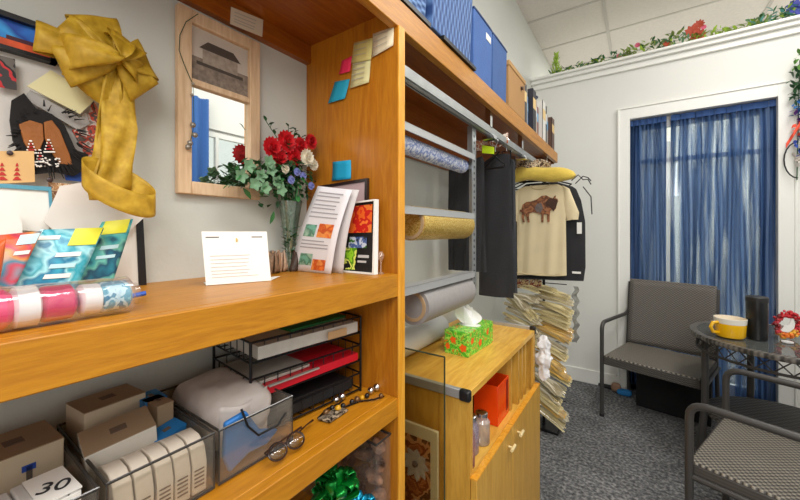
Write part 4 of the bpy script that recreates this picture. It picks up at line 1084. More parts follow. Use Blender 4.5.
# supports: clear tub with pinecones behind
tb = thing('clear_tub', 'narrow clear plastic tub of brown pinecones against the side panel', 'tub', (.18,.667,.583))
b = MB(); x0,x1,y0,y1,z0,z1 = .04,.315,.64,.695,.583,.80
w=.003; b.bx(x0,x1,y0,y1,z0,z0+w); b.bx(x1-w,x1,y0,y1,z0+w,z1); b.bx(x0,x0+w,y0,y1,z0+w,z1); b.bx(x0+w,x1-w,y0,y0+w,z0+w,z1); b.bx(x0+w,x1-w,y1-w,y1,z0+w,z1)
b.build('clear_walls', clear('tub_clear','ffffff',.1,.0,body=.02,gl=.08), tb)
MB().tube([(x0,y0,z1),(x0,y1,z1),(x1,y1,z1),(x1,y0,z1)], .003, 6, 0, True).build('rim', PLASTD, tb)
conem = mat('pinecone_brown','7c5438',.7,var=.4,vscale=60)
proto = None; rn = random.Random(2); spots_ = []
for z in (.612,.655,.698,.741,.782):
    for i in range(6): spots_.append((.066+.045*i+rn.uniform(-.003,.003), .667+rn.uniform(-.003,.003), z))
for i, s in enumerate(spots_):
    if i == 0:
        b = MB()
        for k in range(9):
            zz = -.02+.005*k; r = .022*math.sin(PI*(k+1.2)/10.5)+.003
            for j in range(8):
                a = 2*PI*j/8+k*.4; leaf(b, (0,0,zz), (math.cos(a),math.sin(a),.5), r, .013, 0, None, -.3)
        b.ball((0,0,0), .012, (1,1,1.8), 8)
        proto = b.build('pinecone', conem, None, local=True); tag(proto, 'small brown pinecone among the others in the clear tub', 'pinecone', 'pinecones in the clear tub'); o = proto
    else: o = copy_tree(proto)
    o.location = s; o.rotation_euler = (rn.uniform(0,6), rn.uniform(0,6), rn.uniform(0,6))
# ================================================================== BIRCH CABINET
X0, X1, Y0, Y1, ZT = .03, .42, .94, 1.706, .838
cb_ = thing('birch_cabinet', 'yellow birch cabinet with open cubby, doors and steel edged top beside the hutch', 'cabinet', ((X0+X1)/2,(Y0+Y1)/2,0))
MB().bx(X0,X1,Y0,Y1,ZT-.02,ZT).build('top', CARTW, cb_, bevel=.001)
MB().bx(X0,X1-.012,Y0+.004,Y0+.022,0,ZT-.02).build('side_panel', CARTV, cb_)
MB().bx(X1-.10,X1-.0125,Y0,Y0+.004,0,ZT-.02).build('side_stile', CARTV, cb_)
MB().bx(X0,X1-.012,Y1-.02,Y1,0,ZT-.02).build('side_panel', CARTV, cb_)
MB().bx(X0,X0+.015,Y0+.022,Y1-.02,0,ZT-.02).build('back_panel', CARTV, cb_)
MB().bx(X0+.015,X1-.014,Y0+.022,Y1-.02,.545,.565).build('cubby_floor', CARTW, cb_)
MB().bx(X0+.015,X1-.03,1.43,1.448,.565,ZT-.02).build('divider', CARTV, cb_)
MB().bx(X1-.012,X1,Y0,Y0+.02,.0,ZT-.02).build('front_stile', CARTV, cb_)
MB().bx(X1-.012,X1,Y1-.03,Y1,.0,ZT-.02).build('front_stile', CARTV, cb_)
for k in range(3): MB().bx(X1-.10,X1-.02,1.50+.055*k,1.52+.055*k,.565,ZT-.02).build('slat', CARTV, cb_)
ym = 1.29
for ya_, yb_, hy_ in ((Y0+.002, ym-.002, ym-.05),(ym+.002, Y1+.012, ym+.06)):
    dr = MB().bx(X1+.001,X1+.02,ya_,yb_,.03,.585).build('door', CARTV, cb_, bevel=.0015)
    MB().bx(X1,X1+.0205,ya_,yb_,.585,.589).build('top_edge', WOODE, dr)
    h = MB(); h.tube([(X1+.019,hy_,.535),(X1+.034,hy_,.535)], [.004,.004], 10); h.tube([(X1+.036,hy_-.02,.535),(X1+.036,hy_+.02,.535)], .0055, 10)
    h.build('knob', mat('cream_knob','e8d4a0',.35), dr)
# steel edge strips
MB().bx(X0,X1-.025,Y0-.010,Y0+.006,ZT-.024,ZT+.003).build('steel_edge', mat('brushed_steel','b8babb',.35,metal=.5), cb_, bevel=.002)
MB().bx(X1-.03,X1+.004,Y0-.014,Y0+.008,ZT-.028,ZT+.005).build('black_corner_cap', BLACK, cb_, bevel=.006)
MB().bx(X0,X1-.02,Y1-.006,Y1+.008,ZT-.02,ZT+.016).build('steel_edge', mat('brushed_steel','b8babb',.35,metal=.5), cb_, bevel=.002)
MB().bx(X1-.024,X1+.003,Y1-.008,Y1+.01,ZT-.02,ZT+.017).build('black_corner_cap', BLACK, cb_, bevel=.004)
# things in the cubby
t = thing('orange_box', 'glossy orange-red open-topped box in the cabinet cubby', 'box', (.33,1.37,.566), .0)
b = MB(); w=.004; x0,x1,y0,y1,z0,z1 = .29,.385,1.285,1.42,.566,.715
b.bx(x0,x1,y0,y1,z0,z0+w); b.bx(x1-w,x1,y0,y1,z0+w,z1); b.bx(x0,x0+w,y0,y1,z0+w,z1); b.bx(x0+w,x1-w,y0,y0+w,z0+w,z1); b.bx(x0+w,x1-w,y1-w,y1,z0+w,z1)
b.build('body', mat('glossy_orange','f0480c',.25,var=.08,vscale=10), t, bevel=.001)
MB().bx(x1,x1+.001,y1-.035,y1-.012,z0+.02,z1-.01).build('dark_red_stripe', mat('dark_red','8c1010',.4), t)
def jar(x, y, r, h, m, label, lid=BLACK):
    t = thing('glass_jar', label, 'jar', (x,y,.566))
    MB().lathe([(r*.9,0),(r,.004),(r,h*.8),(r*.7,h*.9),(r*.7,h)], (x,y,.566), 20).build('jar_body', m, t)
    MB().lathe([(r*.72,h*.985),(r*.75,h*.99),(r*.75,h*1.12),(r*.5,h*1.16)], (x,y,.566), 20).build('lid', lid, t)
jar(.375,1.02,.026,.125, clear('pink_glass','f0d4d4',.05,.5,body=.3,bodycol='d8a8a8'), 'pinkish glass jar with black lid nearest in the cabinet cubby')
jar(.36,1.09,.026,.11, clear('lilac_glass','e8e0ec',.05,.5,body=.3,bodycol='c8bcd0'), 'pale lilac glass jar behind the pinkish jar in the cubby', SHINY)
jar(.37,1.16,.028,.095, clear('white_glass','f0f0ee',.05,.5,body=.35,bodycol='dcd4cc'), 'clear whitish glass jar between the lilac jar and the orange box', SHINY)

# acrylic sheet and painting beside the cabinet
t = thing('acrylic_sheet', 'clear acrylic sheet standing upright against the cabinet side', 'sheet', (.2,.86,0))
MB().bx(.03,.38,.856,.860,0,.955).build('pane', clear('acrylic','ece8d8',.03,.0), t)
MB().bx(.3795,.3815,.855,.861,0,.955).bx(.03,.38,.855,.861,.954,.9565).build('edge', clear('acrylic_edge','55604c',.1,.3,body=.6,bodycol='4c5440'), t)
t = thing('framed_print', 'cream matted print of a white flower on rusty orange leaning at the cabinet', 'picture', (.17,.9,.12))
MB().bx(.02,.338,.895,.905,.12,.715).build('mat_board', mat('cream_mat','ece0c0',.7), t, bevel=.001)
MB().bx(.02,.315,.8935,.895,.14,.68).build('print', spots('rust_print','a85c34',['c87848','8a4020','e0a070','5c3420','c8906c'],18,.6), t)
b = MB()
for (cx_,cz_,s) in ((.265,.60,.05),(.28,.47,.03)):
    for k in range(9):
        a = 2*PI*k/9; leaf(b, (cx_,.892,cz_), (math.cos(a),-.12,math.sin(a)), s, s*.55, 0, Vector((0,1,.01)), .0)
    b.ball((cx_,.890,cz_), s*.2, n=8, mi=1)
b.build('white_flower', [mat('petal_greywhite','d4d0d4',.7,var=.1,vscale=60), mat('petal_eye','5c5a60',.6)], t)
MB().bx(.27,.312,.892,.8935,.36,.42).build('pale_blue_patch', mat('pale_blue','a8b8d8',.7), t)

# ================================================================== TISSUE BOX
tx = P(468,358,z=ZT)
t = thing('tissue_box', 'green flowered tissue box on the birch cabinet top', 'tissue box', (tx.x, tx.y, ZT), 0)
c1 = P(441,354,z=ZT); c2 = P(495,341,z=ZT)
d1 = (c1-tx); d2 = (c2-tx); a1 = math.atan2(d2.y, d2.x); w1, w2 = .115, min(d2.length,.23)
e2 = d2.normalized(); e1 = Vector((-e2.y, e2.x, 0)); 
if e1.dot(d1) < 0: e1 = -e1
w1 = d1.length*.97
H = .09
gp = spots('green_floral_card','3cb428',['62d030','2a9828','8ee048','b8e860','30a830','f07828','4cc42c'],62,.4)
bse = [tx, tx+e2*w2, tx+e2*w2+e1*w1, tx+e1*w1]
MB().prism(bse, (0,0,H)).build('box_body', gp, t, bevel=.0015)
cc = tx+e2*w2*.5+e1*w1*.5+Vector((0,0,H))
MB().add([cc+Vector((math.cos(2*PI*k/20)*.5,math.sin(2*PI*k/20)*.35,0))*.09+Vector((0,0,.0008)) for k in range(20)], [tuple(range(20))]).build('slot', mat('slot_white','e8f0e0',.5), t, solid=.0005)
fb = MB()
rn = random.Random(5)
def flower5(c, nrm, r):
    nrm = Vector(nrm); s = nrm.cross(Vector((0,0,1))); s = s.normalized() if s.length > .1 else Vector((1,0,0)); q2 = nrm.cross(s)
    fb.add([c+nrm*.0008+(s*math.cos(2*PI*k/20)+q2*math.sin(2*PI*k/20))*r*(1+.18*math.cos(5*2*PI*k/20)) for k in range(20)], [tuple(range(20))])
n1 = -e2.cross(Vector((0,0,1))); n1 = n1 if n1.dot(Vector((CX,0,0))-tx) > 0 else -n1
for k,(f,zf,r) in enumerate([(.2,.35,.014),(.62,.62,.012),(.85,.3,.010)]): flower5(tx+e1*w1*f+Vector((0,0,H*zf)), -e2, r)
for k,(f,zf,r) in enumerate([(.15,.6,.012),(.45,.35,.014),(.75,.62,.011)]): flower5(tx+e2*w2*f+Vector((0,0,H*zf)), -e1, r)
fb.build('orange_flower', mat('orange_print','f06418',.5), t)
ts = MB()
def tis(u, v):
    a = (u-.5)
    w = .022+.045*math.sin(PI*min(1,v*1.05))**1.0*(1-.25*v)
    lean = -.035*v*v
    p = cc + e2*(a*w*2*.6+lean*.2) + Vector((1,0,0))*(a*w*.9) + Vector((-.5,-.2,0))*.06*v*v + Vector((0,0,.105*v*(1-.35*abs(a*2)**1.5*(1 if a>0 else .15))))
    p += e1*(.016*math.sin(10*u+3*v)*(1-.3*v)) 
    return p
ts.grid(tis, 18, 14).build('tissue', mat('soft_tissue','f6f4f2',.85), t, solid=.0006)
def tis2(u, v):
    a=(u-.5); return cc + e1*(.012+.014*math.sin(6*u)) + e2*(a*.05*(.5+.8*v)) + Vector((0,0,.065*v))
ts2 = MB().grid(tis2, 12, 8).build('tissue', mat('soft_tissue','f6f4f2',.85), t, solid=.0006)
# white bag hung on the cabinet's far corner
wb = thing('plastic_bag', 'bunched white plastic bag hanging on the far corner of the birch cabinet', 'bag', (.45,1.72,.56))
b = MB()
def wbf(u, v):
    a = 2*PI*u; z = .60+.215*v; r = (.030+.007*math.sin(17*v)+.004*math.sin(5*a+9*v))*(math.sin(PI*(v*.96+.03))**.4)
    p = Vector((.452+r*math.cos(a), 1.735+r*.85*math.sin(a), z)); return p + noise.noise_vector(p*45)*.011
b.grid(wbf, 36, 40, closeu=True)
b.build('bunched_bag', mat('bag_white','eceaea',.5,bump=.3,bscale=50), wb)
# ================================================================== HANGING CLOTHES
RX, RZ = .30, 1.715
def hanger(t, y, w=.20, zt=1.66, m=None):
    m = m or BLACKM
    pts = [(RX-w, y, zt-.06), (RX-.02, y, zt), (RX+.02, y, zt), (RX+w, y, zt-.06)]
    MB().tube(pts + [(RX+w*.9,y,zt-.07),(RX-w*.9,y,zt-.07)], .004, 6, 0, True).build('hanger', m, t)
    hk = [(RX, y, zt), (RX, y, zt+.025)] + [(RX+.012*math.sin(a)*1.0, y, zt+.045-.014*math.cos(a)+0) for a in (0.6,1.5,2.4,3.14,3.9,4.6)]
    MB().tube([(RX,y,zt),(RX,y,zt+.022)]+[(RX+.013*math.sin(a), y, zt+.050-.0135*math.cos(a)) for a in (.9,1.7,2.5,3.3,4.1,4.9)], .0018, 6).build('hanger_hook', SHINY, t)
def cloth(outline, y, m, name, parent, th=.012, amp=.006, folds=9, seed=0):
    """outline: (x,z) polygon; filled with a fine grid so that it can fold"""
    xs = [p[0] for p in outline]; zs = [p[1] for p in outline]
    def inside_span(z):
        c = []
        k = len(outline)
        for i in range(k):
            a, b = outline[i], outline[(i+1)%k]
            if (a[1]-z)*(b[1]-z) < 0 or (a[1] == z): c.append(a[0]+(b[0]-a[0])*(z-a[1])/((b[1]-a[1]) or 1e-9))
        return (min(c), max(c)) if len(c) >= 2 else None
    z1, z0 = max(zs)-1e-4, min(zs)+1e-4
    rows = 36; cols = 22; b = MB()
    for side in (-1, 1):
        def fn(u, v):
            z = z1+(z0-z1)*v; sp = inside_span(z) or (xs[0], xs[0])
            x = sp[0]+(sp[1]-sp[0])*u
            e = math.sin(PI*u)**.4 if 0 < u < 1 else 0
            f = amp*(math.sin(folds*x*20+seed)+.6*math.sin(folds*x*33+v*4+seed))*(.3+.7*v)
            return (x, y + side*th*e*.5 + f, z)
        b.grid(fn, cols, rows)
    return b.build(name, m, parent)
blk = mat('black_cloth','232326',.85,bump=.2,bscale=200,var=.15,vscale=12,sheen=.2)
blk2 = mat('charcoal_cloth','303236',.85,bump=.2,bscale=200,var=.2,vscale=8,sheen=.3)
def garment(y, x0, x1, z0, z1, m, label, slope=.03, **k):
    t = thing('hanging_garment', label, 'garment', (RX, y, z0))
    cloth([(x0+.0,z1-slope*1.2),(RX-.06,z1),(min(RX+.04,x1-.01),z1),(x1,z1-slope*.6),(x1+.004,(z0+z1)/2),(x1+.012,z0),(x0-.004,z0),(x0-.004,(z0+z1)/2)], y, m, 'cloth', t, th=.02, **k)
    hanger(t, y, min(.17,(x1-RX)*.9), z1+.012)
    return t
garment(1.50, .075, .25, 1.12, 1.64, blk, 'short black garment seen behind the perforated upright', folds=7, amp=.004)
garment(1.66, .165, .322, .985, 1.675, blk, 'long plain black garment hanging nearest on the rail', folds=2, amp=.006, seed=2)
garment(1.73, .15, .322, 1.0, 1.66, blk2, 'second black garment pressed behind the nearest long black one', folds=6, amp=.01, seed=4)
leop = spots('leopard_print','b49a7c',['3a2c24','d8c8ac','8c6c50','4c3a30'],60,.7)
t = thing('hanging_scarf', 'light leopard print scarf hung over the rail above the yellow cloth', 'scarf', (.30,2.02,1.64))
MB().grid(lambda u, v: Vector((.14+.27*u, 2.10+.02*math.sin(9*u)+.02*v, 1.728-.045*v-.010*math.sin(14*u)-.02*u)), 30, 8).build('cloth', leop, t, solid=.006)
# yellow folded cloth over hanger
t = thing('folded_cloth', 'puffy pale yellow cloth folded over a hanger above the bison shirt', 'cloth', (.31,2.12,1.60))
def yf(u, v):
    x = .12+.42*u; r = .046*(math.sin(PI*u)**.4 if 0<u<1 else 0)*(1+.12*math.sin(9*u)); a = 2*PI*v
    return Vector((x, 2.12+r*math.cos(a)*.9, 1.648 - .028*abs(u-.35)*2 + r*math.sin(a) + .003*math.sin(12*u+2*a)))
b = MB(); b.grid(lambda u, v: yf(v, u), 18, 30, closeu=True); b.build('fold', mat('yellow_fleece','d8bc50',.9,bump=.4,bscale=90,var=.12,vscale=14,sheen=.3), t)
# black jacket behind / bison tee
t = thing('hanging_jacket', 'black jacket with white size tag and thin straps behind the bison shirt', 'jacket', (.34,2.235,1.0))
cloth([(.14,1.53),(.24,1.60),(.42,1.60),(.52,1.56),(.55,1.48),(.57,1.36),(.572,1.10),(.56,1.005),(.13,1.0),(.12,1.2)], 2.245, blk, 'jacket_body', t, th=.03, amp=.003)
hanger(t, 2.245, .2, 1.64)
MB().prism([(.530,2.222,1.355),(.555,2.222,1.355),(.555,2.222,1.29),(.530,2.222,1.29)], (0,.002,0)).build('size_tag', WHITE, t)
MB().bx(.505,.55,2.224,2.226,1.06,1.072).build('white_print', WHITE, t)
b = MB()
for pts in ([(.50,1.60),(.535,1.63),(.56,1.60),(.585,1.60),(.60,1.57)], [(.52,1.58),(.56,1.62),(.585,1.61),(.60,1.59)], [(.56,1.56),(.60,1.50),(.605,1.40)]):
    b.tube([(x, 2.235, z) for x, z in pts], .003, 6)
b.build('strap', BLACKM, t)
ts = thing('bison_shirt', 'cream short sleeved t-shirt with a brown bison print hanging at the front', 't-shirt', (.34,2.19,1.02))
crm = mat('cream_jersey','ddcda6',.85,bump=.15,bscale=220,var=.05,vscale=8)
TY = 2.185
cloth([(.245,1.578),(.30,1.57),(.38,1.57),(.435,1.578),(.47,1.56),(.478,1.40),(.482,1.04),(.205,1.035),(.20,1.40),(.20,1.56)], TY, crm, 'body', ts, th=.03, amp=.0045, folds=3)
for s in (-1, 1):
    c = .34; o = [(c+s*.12,1.57),(c+s*.155,1.55),(c+s*.205,1.41),(c+s*.20,1.37),(c+s*.14,1.365),(c+s*.125,1.42)]
    cloth(o, TY+.008, crm, 'sleeve', ts, th=.03, amp=.003, folds=3)
MB().tube([(.285,TY-.012,1.578),(.30,TY-.018,1.562),(.34,TY-.02,1.556),(.38,TY-.018,1.562),(.395,TY-.012,1.578)], .005, 8).build('collar', mat('cream_rib','d4c298',.85), ts)
MB().tube([(.205,TY-.016,1.05),(.26,TY-.02,1.045),(.34,TY-.021,1.043),(.42,TY-.02,1.046),(.48,TY-.014,1.052)], .003, 6).build('hem', mat('cream_rib','d4c298',.85), ts)
hanger(ts, TY, .15, 1.615)
MB().box((.33,TY-.012,1.605), (.22,.012,.012)).build('hanger_bar', BLACKM, ts)
# bison print: one flat figure standing in profile, head to the right
out = [(-.085,.020),(-.080,.045),(-.060,.058),(-.035,.060),(-.01,.068),(.015,.085),(.035,.086),(.052,.075),(.066,.070),(.072,.080),(.080,.083),(.078,.070),(.088,.066),(.090,.055),(.084,.040),(.080,.020),(.070,.008),(.062,.018),(.054,.008),(.052,-.010),(.050,-.045),(.040,-.045),(.038,-.008),(.024,-.006),(.022,-.046),(.012,-.046),(.012,-.004),(-.03,.006),(-.045,.0),(-.048,-.018),(-.044,-.045),(-.054,-.045),(-.060,-.018),(-.068,0),(-.072,-.02),(-.068,-.044),(-.078,-.044),(-.084,-.015),(-.082,.005),(-.092,.010),(-.096,.0),(-.094,.02)]
def shirt_pt(x, z): return Vector((.335+x*1.18, TY-.0235, 1.412+z*1.2))
bz = MB(); bz.prism([shirt_pt(x,z) for x,z in out], (0,.001,0))
bz.build('bison_print', spots('bison_brown','7c4a2c',['95603c','5a3422','a8704a'],28,.8,soft=True), ts, smooth=False)
hd = [(.048,.07),(.066,.068),(.086,.062),(.086,.045),(.079,.022),(.068,.008),(.058,.02),(.048,.03),(.036,.03),(.03,.05)]
MB().prism([shirt_pt(x,z)-Vector((0,.0006,0)) for x,z in hd], (0,.0005,0)).build('bison_head_print', mat('bison_dark','462c20',.8,var=.2,vscale=40), ts, smooth=False)
MB().prism([shirt_pt(x,z)-Vector((0,.0006,0)) for x,z in [(-.01,.045),(.012,.05),(.02,.025),(.008,.0),(-.01,.006),(-.02,.025)]], (0,.0005,0)).build('grey_patch_print', mat('bison_grey','6c6260',.8,var=.2,vscale=40), ts, smooth=False)
# neon tag and small hanging stuff near bracket
o = MB().prism([P(482,145,y=1.46),P(494,147,y=1.46),P(494,154,y=1.46),P(482,153,y=1.46)], (0,.002,0)).build('price_tag', mat('neon_yellow','c8e81c',.5)); tag(o, 'neon yellow tag hanging under the top shelf beside the rack upright', 'tag')
t = thing('hanging_scarf', 'bunched orange and cream printed cloth hanging just under the rail end bracket', 'cloth', (.25,1.6,1.70))
MB().grid(lambda u, v: Vector((.16+.16*u, 1.60+.02*math.sin(8*u), 1.755-.05*v-.01*math.sin(11*u))), 18, 6).build('cloth', spots('peach_print','d8b8a0',['c87850','e8dccc','a85c3c'],50,.8), t, solid=.005)

# ================================================================== RAFFIA PACKETS on a floor rack
rs = thing('packet_stand', 'slim wire stand behind the cabinet carrying the raffia packets', 'stand', (.30,2.42,0))
MB().tube([(.30,2.46,.0),(.30,2.46,.99)], .009, 8).build('pole', BLACKM, rs)
MB().box((.30,2.46,.01), (.2,.14,.02)).build('base', BLACKM, rs, bevel=.004)
for k in range(5): MB().tube([(.06,2.46,.20+.19*k),(.44,2.46,.20+.19*k)], .003, 6).build('cross_wire', BLACKM, rs)
def raffia(lab, cols, nm):
    t = thing('raffia_packet', lab, 'packet', (0,0,0), 0, nm)
    rn = random.Random(len(lab)); b = MB()
    # fanned bundle of strands, bound at the left end, flaring to the right
    for k in range(40):
        a = rn.uniform(-1,1); c = rn.uniform(-1,1)
        L = rn.uniform(.19,.235)
        p = [Vector((-.01,0,0)), Vector((L*.35, c*.018, .010*a)), Vector((L*.75, c*.034, .016*a-.004)), Vector((L, c*.04+rn.uniform(-.006,.006), .015*a-.018))]
        b.tube(p, [.0045,.006,.0055,.003], 5, rn.randint(0,1), flat=.55)
    b.build('strands', cols, t, local=True)
    MB().lathe([(.009,-.010),(.011,0),(.009,.010)], (0.006,0,0), 12, 0, Matrix.Rotation(PI/2,4,'Y')).build('binding', cols[1], t, local=True)
    f = MB().grid(lambda u, v: Vector((.0+.225*v, .045*math.cos(2*PI*u)*(.35+.65*v), .021*math.sin(2*PI*u)*(.5+.5*v)-.014*v*v)), 14, 8, closeu=True)
    f.build('clear_sleeve', clear('packet_film','f8f4e8',.12,.35,body=.10,bodycol='e8e0c8'), t, local=True)
    return t
R1 = [mat('raffia_cream','f4e8b8',.6), mat('raffia_pale','e8d8a0',.7)]; R2 = [mat('raffia_gold','ecc060',.6), mat('raffia_honey','f4d488',.7)]; R3 = [mat('raffia_white','f6f0e0',.6), mat('raffia_bone','e6dcc0',.7)]
labels = ['cream raffia packet in the stack behind the birch cabinet','golden raffia packet in the stack behind the birch cabinet','off-white raffia packet in the stack behind the birch cabinet']
protos = [raffia(labels[0], R1, 'cream raffia packets behind the cabinet'), raffia(labels[1], R2, 'golden raffia packets behind the cabinet'), raffia(labels[2], R3, 'off-white raffia packets behind the cabinet')]
first = [True]*3; rn = random.Random(9)
seq = [0,0,2,0,2,0,0,1,1,2,2,0,1,1,0,1,0,2,0,2,0,0,1,2,0]
for col in range(2):
    n = len(seq) if col == 1 else 12
    for i in range(n):
        k = seq[i] if col == 1 else (2 if i % 3 else 0)
        if first[k]: o = protos[k]; first[k] = False
        else: o = copy_tree(protos[k])
        if col == 1:
            z = .945 - .033*i; x = .245+rn.uniform(-.02,.015)+.012*math.sin(i*.9)
            if i == 0: x -= .06
            if i >= 15: x -= .003*(i-14)
            o.location = (x, 2.40+rn.uniform(-.01,.01), z); o.rotation_euler = (rn.uniform(-.3,.3), (.06+.013*i if i else -.03)+rn.uniform(-.08,.12), rn.uniform(-.25,.2))
        else:
            z = .955 - .035*i
            o.location = (.08+rn.uniform(-.02,.02), 2.36, z); o.rotation_euler = (rn.uniform(-.3,.3), rn.uniform(.0,.5), rn.uniform(-.4,.0))
# film tails at right of the stack
t = thing('packet_film', 'frilly clear cellophane sticking out right of the raffia packets', 'film', (.56,2.46,.6))
MB().grid(lambda u, v: Vector((.475+.03*u+.008*math.sin(30*v), 2.47+.012*math.sin(25*v+3*u), .95-.36*v)), 4, 40).build('film', clear('film_grey','c8c8c4',.15,.5,body=.4,bodycol='a8a8a0'), t)
# colourful bits just under the shirt
for (x, c, lab) in ((.20,'b4562c','small rust coloured packet hung just under the bison shirt, left one'),(.28,'c8a040','small mustard packet hung just under the bison shirt, right one')):
    t = thing('seed_packet', lab, 'packet', (x,2.33,.93))
    MB().grid(lambda u, v: Vector((x-.04+.075*u, 2.33+.006*math.sin(PI*u), 1.0-.07*v)), 8, 6).build('body', spots('pk'+c, c, ['d8c090', '8c3c20', 'e0d8c0'], 40, .5), t, solid=.004)

# ================================================================== PATIO CHAIRS
WK = weave('grey_wicker_seat','x','y',250,'423e3a','928b7e',.5,.8,k2=330)
WKB = weave('grey_wicker_back','x','z',300,'4c4845','807a72',.5,.7,k2=380)
WKE = weave('grey_wicker_band','x','z',330,'34312f','5e5a54',.6,.6,k2=520)
FRM = mat('dark_grey_frame','4a4846',.4,metal=.3)
def arc(p0, p1, p2, n=6):
    p0,p1,p2 = map(Vector,(p0,p1,p2)); return [(1-t)**2*p0+2*t*(1-t)*p1+t*t*p2 for t in [i/n for i in range(n+1)]]
def make_chair(label, loc, rz):
    t = thing('patio_chair', label, 'chair', loc, rz, None)
    W, D, SH, AH = .275, .24, .435, .66
    MB().box((0,-.005,SH-.012), (W*2-.03,D*2+.0,.024)).build('seat', WK, t, local=True, bevel=.008)
    b = MB(); b.box((0,-D+.0,SH-.035), (W*2-.03,.02,.055)); b.box((0,D-.01,SH-.035), (W*2-.03,.02,.05)); 
    for s in (-1,1): b.box((s*(W-.018),0,SH-.035), (.02,D*2-.02,.055))
    b.build('seat_apron', WKE, t, local=True, bevel=.004)
    # backrest, leaning back
    def bk(u, v):
        x = (u-.5)*(W*2-.035); z = SH+.005+v*.475; y = D-.02+.06*v**1.3 + .02*(1-(2*u-1)**2)
        return Vector((x, y, z))
    bb = MB(); bb.grid(bk, 14, 14); bb.build('backrest', WKB, t, local=True, solid=.022)
    MB().tube([bk(i/14,1)+Vector((0,0,.002)) for i in range(15)], .012, 8).build('top_rail', WKB, t, local=True)
    for s in (-1,1):
        x = s*W
        p = [(x,-D-.0,0),(x,-D,.30),(x,-D,AH-.06)] + arc((x,-D,AH-.055),(x,-D,AH),(x,-D+.06,AH))[1:] + [(x,-.02,AH-.002),(x,D-.06,AH-.006)] + arc((x,D-.06,AH-.006),(x,D+.02,AH-.01),(x*.97,D+.055,AH+.03))[1:]
        MB().tube(p, .0135, 10).build('arm', FRM, t, local=True)
        MB().lathe([(.015,0),(.016,.012),(.014,.018)], (x,-D,.0), 12).build('foot_cap', BLACK, t, local=True)
        MB().tube([(x*.97,D+.04,0),(x*.96,D+.0,.30),(x*.95,D-.01,SH),(x*.95,D+.05,SH+.47)], .0125, 10).build('rear_leg', FRM, t, local=True)
        MB().tube([(x,-D,SH-.05),(x,D,SH-.05)], .010, 8).build('side_rail', FRM, t, local=True)
    MB().tube([(-W,-D,SH-.05),(W,-D,SH-.05)], .010, 8).build('front_rail', FRM, t, local=True)
    return t
make_chair('grey woven patio chair standing against the curtained door', (.940,2.985,0), math.radians(-16))
make_chair('grey woven patio chair in the lower right foreground, seen from its side', (1.296,1.87,0), math.radians(-109.3))

# ================================================================== GLASS TABLE
TC = Vector((1.455,2.62,0)); TR = .385; TZ = .74
tb = thing('patio_table', 'round dark patio table with glass top and woven apron', 'table', tuple(TC))
MB().lathe([(0,TZ-.006),(TR-.03,TZ-.006),(TR-.03,TZ),(0,TZ)], TC, 64).build('glass_top', clear('smoked_glass','8c9492',.03,.9,body=.4,bodycol='6a6e6c'), tb)
MB().lathe([(TR-.035,TZ-.022),(TR,TZ-.022),(TR+.004,TZ-.010),(TR,TZ+.002),(TR-.03,TZ+.002),(TR-.035,TZ-.022)], TC, 64).build('rim', weave('table_rim','x','y',200,'33312e','77726a',.45,.5), tb)
ap = MB(); N = 36
for k in range(N):
    a, b2 = 2*PI*k/N, 2*PI*(k+1)/N; r = TR-.03
    pa = lambda t_, z: TC+Vector((r*math.cos(t_), r*math.sin(t_), z))
    ap.tube([pa(a,TZ-.02), pa(b2,TZ-.085)], .003, 5); ap.tube([pa(b2,TZ-.02), pa(a,TZ-.085)], .003, 5)
ap.tube([TC+Vector((r*math.cos(2*PI*k/48), r*math.sin(2*PI*k/48), TZ-.088)) for k in range(48)], .007, 6, 0, True)
ap.build('lattice_apron', mat('dark_rattan','3c3834',.5), tb)
for k in range(4):
    a = math.radians(192+90*k); r0, r1 = TR-.05, TR-.02
    MB().tube([TC+Vector((r0*math.cos(a), r0*math.sin(a), TZ-.02)), TC+Vector((r0*math.cos(a), r0*math.sin(a), .35)), TC+Vector((r1*math.cos(a), r1*math.sin(a), 0))], .017, 10).build('leg', FRM, tb)
MB().lathe([(0,.28),(TR-.07,.28),(TR-.06,.29),(TR-.07,.30),(0,.30)], TC, 48).build('lower_shelf', weave('table_shelf','x','y',180,'24221f','5a554e',.6,.6), tb)
# mug, tumbler, ornament
mp = P(730,337,z=TZ+.002); n_before = len(bpy.data.objects)
t = thing('soup_mug', 'big yellow mug with a white rim band on the patio table', 'mug', tuple(mp))
YM = mat('yellow_glaze','f0b808',.2,coat=.5)
MB().lathe([(.034,0),(.046,.004),(.05,.012),(.053,.058),(.0525,.066)], mp, 32).build('mug_body', YM, t)
MB().lathe([(.0532,.062),(.055,.084),(.053,.085),(.050,.062)], mp, 32).build('white_band', mat('mug_white','ece8dc',.3), t)
MB().lathe([(0,.060),(.048,.061),(.050,.064)], mp, 24).build('soup', mat('yellow_inside','e8c030',.4), t)
hv = Vector((-.825,-.565,0))
MB().tube([mp+hv*.048+Vector((0,0,.066)), mp+hv*.075+Vector((0,0,.064)), mp+hv*.084+Vector((0,0,.045)), mp+hv*.074+Vector((0,0,.024)), mp+hv*.046+Vector((0,0,.02))], .007, 10).build('handle', YM, t)
bt = P(757,339,z=TZ+.002)
t = thing('tumbler', 'tall black lidded tumbler beside the yellow mug on the patio table', 'tumbler', tuple(bt))
MB().lathe([(.033,0),(.036,.004),(.0375,.15),(.0375,.165)], bt, 32).build('cup', mat('black_steel','1a1b1c',.3), t)
MB().lathe([(.0385,.163),(.039,.17),(.039,.182),(.034,.186),(0,.186)], bt, 32).build('lid', mat('lid_black','262626',.5), t)
wp = P(787,339,z=TZ+.002)
t = thing('heart_ornament', 'red and orange beaded wreath ornament standing at the table edge', 'ornament', tuple(wp))
rt = Vector((.825,.565,0)); b = MB(); rn = random.Random(6)
